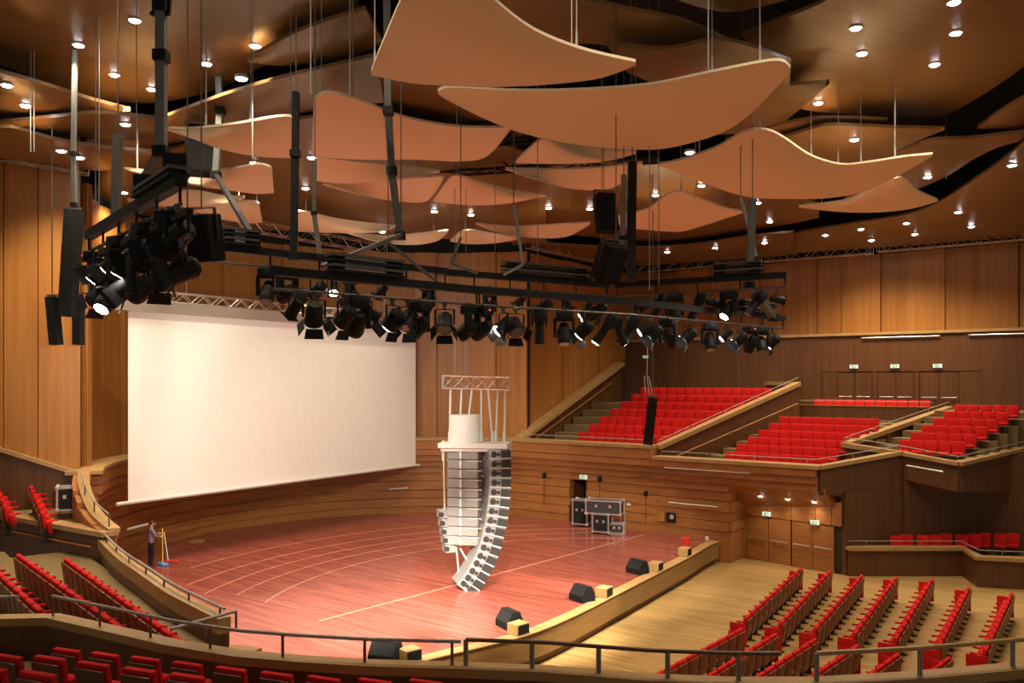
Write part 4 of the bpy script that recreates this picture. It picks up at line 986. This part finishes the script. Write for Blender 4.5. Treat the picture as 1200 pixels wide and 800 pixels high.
for px, nm in ((491,'nearest the camera'),(615,'second from the near end'),(708,'third from the near end'),(769,'fourth from the near end'),(809,'at the far end beside the red bucket')):
    p = Vector((*on_front(px), 0)); i = stage_front.index(on_front(px)); a_ = math.atan2(fn[i][1], fn[i][0])
    q = p - Vector((fn[i][0], fn[i][1], 0))*.18
    t = thing('footlight_box', 'small wooden box on the stage edge, %s' % nm, 'box', q, 'wooden boxes on the stage edge', rz=a_)
    o = MB().bbox((0,0,.17), (.40,.48,.30), .015).build('shell', 'wood_cap', None, origin=(0,0,0)); o.parent = t
    o = MB().box((.205,0,.17), (.02,.42,.24)).build('front_opening', 'black_box', None, origin=(0,0,0)); o.parent = t
p = on(804, 641, 0)
t = thing('red_bucket', 'red bucket standing at the far right corner of the stage', 'bucket', p)
MB().cyl(p, p + V(0,0,.36), .13, .19, 14).build('body', 'red_plastic', t, smooth=True); MB().cyl(p + V(0,0,.36), p + V(0,0,.40), .21, .21, 14).build('rim', 'red_plastic', t)
# flight cases
def case(name, label, p, w_, d_, h_, rz, wheels=True, z0=.12, openf=False):
    t = thing(name, label, 'flight case', p, None, rz=rz)
    def pt(nm, mb, m): o = mb.build(nm, m, None, origin=(0,0,0)); o.parent = t; return o
    pt('panel', MB().bbox((0,0,z0+h_/2), (w_-.03,d_-.03,h_-.03), .01), 'case_black')
    e = MB()
    for x in (-1,1):
        for y in (-1,1): e.bar((x*w_/2,y*d_/2,z0), (x*w_/2,y*d_/2,z0+h_), .055,.055)
        for z in (z0, z0+h_):
            e.bar((x*w_/2,-d_/2,z), (x*w_/2,d_/2,z), .055,.055); e.bar((-w_/2,x*d_/2,z), (w_/2,x*d_/2,z), .055,.055)
    pt('edge_trim', e, 'alu')
    b = MB()
    for x in (-1,1):
        for y in (-1,1):
            for z in (z0, z0+h_): b.bbox((x*w_/2,y*d_/2,z), (.12,.12,.12), .025)
    pt('corner', b, 'alu')
    if openf: pt('rack_front', MB().box((0,-d_/2-.02,z0+h_/2), (w_*.8,.02,h_*.8)), 'grille')
    pt('latch', MB().box((-w_*.2,-d_/2-.03,z0+h_*.6), (.10,.03,.12)).box((w_*.2,-d_/2-.03,z0+h_*.6), (.10,.03,.12)), 'alu')
    if wheels:
        for x in (-1,1):
            for y in (-1,1): pt('castor', MB().cyl((x*w_*.4-.02,y*d_*.38,.06), (x*w_*.4+.02,y*d_*.38,.06), .06,.06,8), 'black_box')
    return t
case('flight_case', 'tall open flight case by the stage door, leftmost of the cases', on(682,616,0), .72,.6,1.15, R(-25), openf=True)
t = case('flight_case', 'low flight case on a trolley below the wide case', on(706,625,0), .75,.55,.80, R(-25), openf=True)
case('wide_flight_case', 'wide black flight case with metal edges on top of the trolley case', on(706,625,0) + V(.12,.05,.80), 1.6,.75,.58, R(-20), wheels=False, z0=.14)
t = thing('trolley_frame', 'metal trolley legs under the wide flight case', 'trolley', on(727,623,0))
p = on(727,623,0)
for dx, dy in ((0,0),(.25,.4)):
    MB().cyl(p + V(dx,dy,0), p + V(dx,dy,.9), .025,.025,6).build('leg', 'alu', t)
MB().bar(p + V(0,0,.2), p + V(.25,.4,.2), .03,.03).build('brace', 'alu', t)
case('equipment_case', 'small black equipment case on the floor right of the trolley', on(722,624,0) + V(.05,-.1,0), .6,.45,.42, R(-15), wheels=False, z0=.03)
case('amplifier_rack', 'grey edged rack case standing in the left box', at(82,600,28) , .72,.6,.72, R(25), openf=True)
# wall box, hanging lamps and bars on the stage wall
p = td(t_of(783,-.1), -.22, .75)
t = thing('wall_cabinet', 'orange and black box fixed to the stage wall right of the cases', 'cabinet', p)
MB().box(p + V(-.28,.2,.0), (.5,.12,.42), rz=R(-36.9)).build('door', 'wood_panel', t); MB().box(p + V(.16,-.12,.02), (.42,.14,.42), rz=R(-36.9)).build('socket_panel', 'black_box', t)
MB().cyl(p + V(.2,-.2,.06), p + V(.17,-.24,.06), .11,.11,12).build('socket', 'alu', t)
for px, z, nm in ((638,2.2,'left of the stage door'),(703,2.25,'right of the stage door'),(757,1.75,'above the wall box')):
    p = td(t_of(px,-.2), -.22, z); t = thing('wall_lamp', 'small dark wall lamp with cable %s' % nm, 'lamp', p, 'small wall lamps')
    MB().bbox(p, (.16,.16,.24), .03, rz=R(-36.9)).build('body', 'black_box', t); MB().cyl(p - V(0,0,.1), p - V(0,0,1.4), .012,.012,5).build('cable', 'black_box', t)
for a, b, z, nm in ((784,842,1.45,'right end of the stage wall'),(812,836,-.05,'low beside the red bucket')):
    p, q = td(t_of(a,-.2), -.25, z), td(t_of(b,-.2), -.25, z); tt = thing('wall_rail', 'thin metal bar fixed to the wall, %s' % nm, 'rail', p); MB().cyl(p, q, .03,.03,6).build('bar', 'steel', tt)
for (a, b, z, nm) in ((456,478,1.3,'right of the screen bottom'),):
    p = at(a,573,44.4); q = at(b,571.5,44.6); tt = thing('wall_rail', 'thin white bar on the stage wall %s' % nm, 'rail', p); MB().cyl(p, q, .05,.05,6).build('bar', 'white_paint', tt)
p, q = at(150,620,32.6), at(173,614,33.6)
tt = thing('wall_rail', 'white bar on the stage wall behind the person', 'rail', p); MB().cyl(p, q, .05,.05,6).build('bar', 'white_paint', tt)
for px, z in ((720,1.2),(736,1.15)):
    p = td(t_of(px,-.2), -.14, z); tt = thing('wall_socket', 'white socket plate on the stage wall, %s of two' % ('left' if px == 720 else 'right'), 'socket', p, 'white socket plates'); MB().bbox(p, (.22,.06,.12), .015, rz=R(-36.9)).build('plate', 'white_paint', tt)
p = on(828, 640, 0); p = td(t_of(829,-.4), -.45, .0)
t = thing('white_fixture', 'small white lamp clipped to a bar at the wall corner', 'lamp', p); MB().bbox(p, (.16,.16,.28), .04).build('body', 'white_paint', t); MB().bbox(p + V(.18,-.1,-.12), (.10,.12,.26), .03).build('clip', 'steel', t)
# soffit downlights over the stalls doors, lamp under the right balcony
for k, (px, py) in enumerate(((891,583),(923,584),(954,586))):
    tq = t_of(px, .45); p = td(tq, .45, 0); p.z = 2.44 - (.53/(dwd(tq)+.08))*(2.44 - (1.3 + .45*(tq-12.2)/4.5)) - .05
    t = thing('soffit_light', 'small lamp under the balcony soffit, %s from the left' % ORD[k], 'ceiling light', p, 'soffit lamps'); MB().cyl(p, p + V(0,0,-.04), .07,.07,10).build('lamp_face', 'lamp_on', t)
    MB().cyl(p + V(0,0,.3), p, .09,.09,10).build('can', 'steel', t)
    ld = bpy.data.lights.new('soffit_lamp', 'SPOT'); ld.energy = 45; ld.color = WARM; ld.spot_size = R(120); ld.spot_blend = .8; ld.shadow_soft_size = .06
    lo = bpy.data.objects.new('soffit_lamp', ld); col.objects.link(lo); lo.parent = t; lo.location = (0,0,-.08)
p = at(1147,581,38.5); t = thing('balcony_lamp', 'small white lamp under the right-hand balcony box', 'lamp', p); MB().bbox(p, (.2,.16,.14), .03).build('body', 'white_paint', t); MB().cyl(p + V(0,0,.05), p + V(0,0,.5), .02).build('stem', 'steel_dark', t)

# ================================================================== handrails
rail('thin dark handrail on the near side wall of the stage', [Vector(p) for p in lsp], .17, .03, 1.55)
rail('handrail on the curved wall beside the left box', [V(*arc(t, 11.9), capz(t)+.12) for t in (227,223,219,215,210)], .34, .025, 1.3)
q = [p + V(0,0,0) for p in np_]
rail('near handrail along the left part of the tier front', q[2:9] , .33, .028, 1.25)
rail('near handrail at the lower left picture edge', q[0:2] + [q[1].lerp(q[2], .35)], .33, .028, .85)
rail('near handrail along the middle of the tier front', [q[8].lerp(q[9], .06)] + q[9:12] + [q[11].lerp(q[12], .55)], .36, .03, .93, .035, 'grey_tube', 'wood_dark')
rail('near handrail at the lower right, thick wooden top rail', [q[11].lerp(q[12], .97)] + q[13:], .36, .035, 1.5, .035, 'grey_tube', 'wood_cap')
for lab, pts in (('thin rail along the high balcony front', [td(1.2,-.1,4.0), td(8.7,-.1,4.0)]), ('thin rail rising along the balcony dividing wall', [td(8.9,.2,3.98), td(12.5,8.75,6.9)]),
                 ('thin rail along the middle balcony front', [td(9.2,-.1,3.52), td(16.2,-.1,3.52), td(18.6,3.2,4.0)]), ('thin rail around the right-hand balcony front', [td(16.5,3.2,4.25), td(18.67,3.2,4.0), td(20.9,3.1,3.67), td(23.4,9.3,4.25)]),
                 ('thin rail rising left of the right-hand balcony', [td(16.4,3.2,4.25), td(19.2,11,5.7)]), ('thin rail above the low wall by the balcony doors', [td(11.4,10.5,5.68), td(18.6,10.5,5.68)]),
                 ('rail on the low side box front', [p.copy() for p in bx])):
    rail(lab, pts, .22, .018, 2.2, .012, 'steel', 'cable_grey')
rail('grey bar on the face of the middle balcony front', [td(9.6,-.62,3.05), td(13.6,-.62,3.05)], .0, .03, posts=False, topm='steel')
rail('sloping handrail on the wall beside the high balcony stairs', [td(1.15,.9,3.75), td(1.0,9.5,6.8)], .0, .03, posts=False, topm='wood_wall')
rail('sloping handrail on the balcony dividing wall face', [td(9.35,.5,3.35), td(12.75,8.0,5.8)], .0, .03, posts=False, topm='wood_wall')
rail('handrail on the wall face below the left box', [V(-12.1,24.5,2.2), V(-15.8,27.0,2.2)], .0, .03, posts=False, topm='wood_wall')
e0 = on(263,741,2.35)
rail('short handrail at the near end of the stage side wall', [e0 + V(.15,.2,0), e0 + V(-.75,-.6,-.1)], .34, .03, .6)
rail('metal rail on the box front under the right-hand balcony rail', [td(19.0,2.72,3.45), td(20.4,2.66,3.28)], .0, .03, posts=False, topm='steel')

# ================================================================== person with a mop
pf = on(177, 664, 0)
def person(base, yaw):
    me = bpy.data.meshes.new('body'); J = {}
    pts = [('pel',0,0,.94,.135,.105),('sp',0,.0,1.12,.125,.095),('ch',0,.01,1.32,.155,.105),('nk',0,.015,1.47,.055,.055),('nk2',0,.03,1.53,.052,.055),('hd',0,.045,1.62,.082,.098),('tp',0,.035,1.71,.062,.075),
      ('hl',.09,0,.88,.095,.10),('kl',.10,.03,.50,.062,.066),('al',.10,.0,.09,.042,.046),('tl',.11,.15,.035,.038,.030),
      ('hr',-.09,0,.88,.095,.10),('kr',-.10,-.02,.50,.062,.066),('ar',-.09,-.06,.09,.042,.046),('tr',-.10,.09,.035,.038,.030),
      ('sl',.185,.01,1.41,.066,.062),('el',.27,.10,1.17,.047,.047),('wl',.17,.30,1.12,.034,.030),
      ('sr',-.185,.01,1.41,.066,.062),('er',-.25,.14,1.18,.047,.047),('wr',-.08,.33,1.20,.034,.030)]
    ed = [('pel','sp'),('sp','ch'),('ch','nk'),('nk','nk2'),('nk2','hd'),('hd','tp'),('pel','hl'),('hl','kl'),('kl','al'),('al','tl'),('pel','hr'),('hr','kr'),('kr','ar'),('ar','tr'),('ch','sl'),('sl','el'),('el','wl'),('ch','sr'),('sr','er'),('er','wr')]
    vs = [p[1:4] for p in pts]; rad = [p[4:6] for p in pts]; idx = {p[0]: i for i, p in enumerate(pts)}; E = [(idx[a], idx[b]) for a, b in ed]
    for w_, sg in (('wl',1),('wr',-1)):      # palm and five bent fingers, rooted in the palm, closing round the handle
        b0 = Vector(vs[idx[w_]]); palm = len(vs); vs.append(tuple(b0 + V(-.02*sg,.06,.0))); rad.append((.030,.018)); E.append((idx[w_], palm))
        for k, ln in enumerate((.9,1.0,.95,.8)):
            z = .030 - .02*k; i = len(vs)
            vs += [tuple(b0 + V(-.03*sg,.095*ln,z)), tuple(b0 + V(-.065*sg,.105*ln,z)), tuple(b0 + V(-.075*sg,.07*ln,z))]; rad += [(.009,.009)]*3
            E += [(palm,i),(i,i+1),(i+1,i+2)]
        i = len(vs); vs += [tuple(b0 + V(-.045*sg,.045,.035)), tuple(b0 + V(-.07*sg,.065,.045))]; rad += [(.010,.010)]*2; E += [(palm,i),(i,i+1)]
    me.from_pydata(vs, E, []); o = bpy.data.objects.new('body', me); col.objects.link(o)
    md = o.modifiers.new('skin', 'SKIN')
    for i, r_ in enumerate(rad): me.skin_vertices[0].data[i].radius = r_
    me.skin_vertices[0].data[0].use_root = True
    ss = o.modifiers.new('sub', 'SUBSURF'); ss.levels = 2; ss.render_levels = 2
    dg = bpy.context.evaluated_depsgraph_get(); m2 = bpy.data.meshes.new_from_object(o.evaluated_get(dg)); m2.name = 'body'
    bpy.data.objects.remove(o)
    for m in ('skin','shirt','trousers','shoe'): m2.materials.append(M[m])
    for f in m2.polygons:
        c = f.center; f.use_smooth = True
        hand = abs(c.y) > .27 and 1.0 < c.z < 1.3
        f.material_index = 3 if c.z < .085 else 2 if c.z < .93 else 0 if (c.z > 1.475 or hand) else 1
    t = thing('person', 'person in grey purple shirt and black trousers mopping the stage', 'person', base, None, rz=yaw)
    b = bpy.data.objects.new('body', m2); col.objects.link(b); b.parent = t
    hb = MB()
    bm = bmesh.new(); bmesh.ops.create_uvsphere(bm, u_segments=14, v_segments=9, radius=1)
    bm.verts.index_update()
    hb.add([V(v.co.x*.094, .028 + v.co.y*.108, 1.668 + v.co.z*.092) for v in bm.verts if True], [[v.index for v in f.verts] for f in bm.faces]); bm.free()
    hb.f = [f for f in hb.f if sum(hb.v[i].z for i in f)/len(f) > 1.665 or sum(hb.v[i].y for i in f)/len(f) < .0]; hb.m = [0]*len(hb.f)
    h = hb.build('hair', 'hair', None, True, origin=(0,0,0)); h.parent = t
    fc = MB().cyl((0,.135,1.63), (0,.165,1.60), .012, .016, 6).box((-.035,.138,1.645), (.022,.012,.010)).box((.035,.138,1.645), (.022,.012,.010)).box((0,.142,1.575), (.045,.012,.010))
    h = fc.build('face_features', 'skin', None, True, origin=(0,0,0)); h.parent = t
    er = MB().bbox((-.094,.03,1.63), (.018,.04,.06), .008).bbox((.094,.03,1.63), (.018,.04,.06), .008)
    h = er.build('ears', 'skin', None, True, origin=(0,0,0)); h.parent = t
    return t
yaw_ = R(-55)
person(pf, yaw_)
fw_ = V(-math.sin(yaw_), math.cos(yaw_), 0); rg_ = V(math.cos(yaw_), math.sin(yaw_), 0)
hp = pf + fw_*.40 + rg_*.04 + V(0,0,1.18)
mp = thing('mop', 'blue mop with a yellow handle held by the person', 'mop', pf + fw_*.30)
ft = pf + fw_*.42 + rg_*(-.02) + V(0,0,.10)
MB().cyl(ft, hp + (hp-ft).normalized()*.22, .02,.02,8).build('handle', 'mop_yellow', mp)
MB().bbox(ft - V(0,0,.05), (.55,.22,.09), .03, rz=yaw_+R(15)).build('mop_head', 'mop_blue', mp, True)
mp = thing('broom', 'white pole with a red brush leaning beside the mop', 'broom', pf + fw_*.62)
f2 = pf + fw_*.62 + V(0,0,.12)
MB().cyl(f2, pf + fw_*.46 + V(0,0,1.25), .016,.016,8).build('handle', 'mop_white', mp); MB().bbox(f2 + V(.12,0,.04), (.5,.06,.06), .015).build('brush', 'red_plastic', mp)
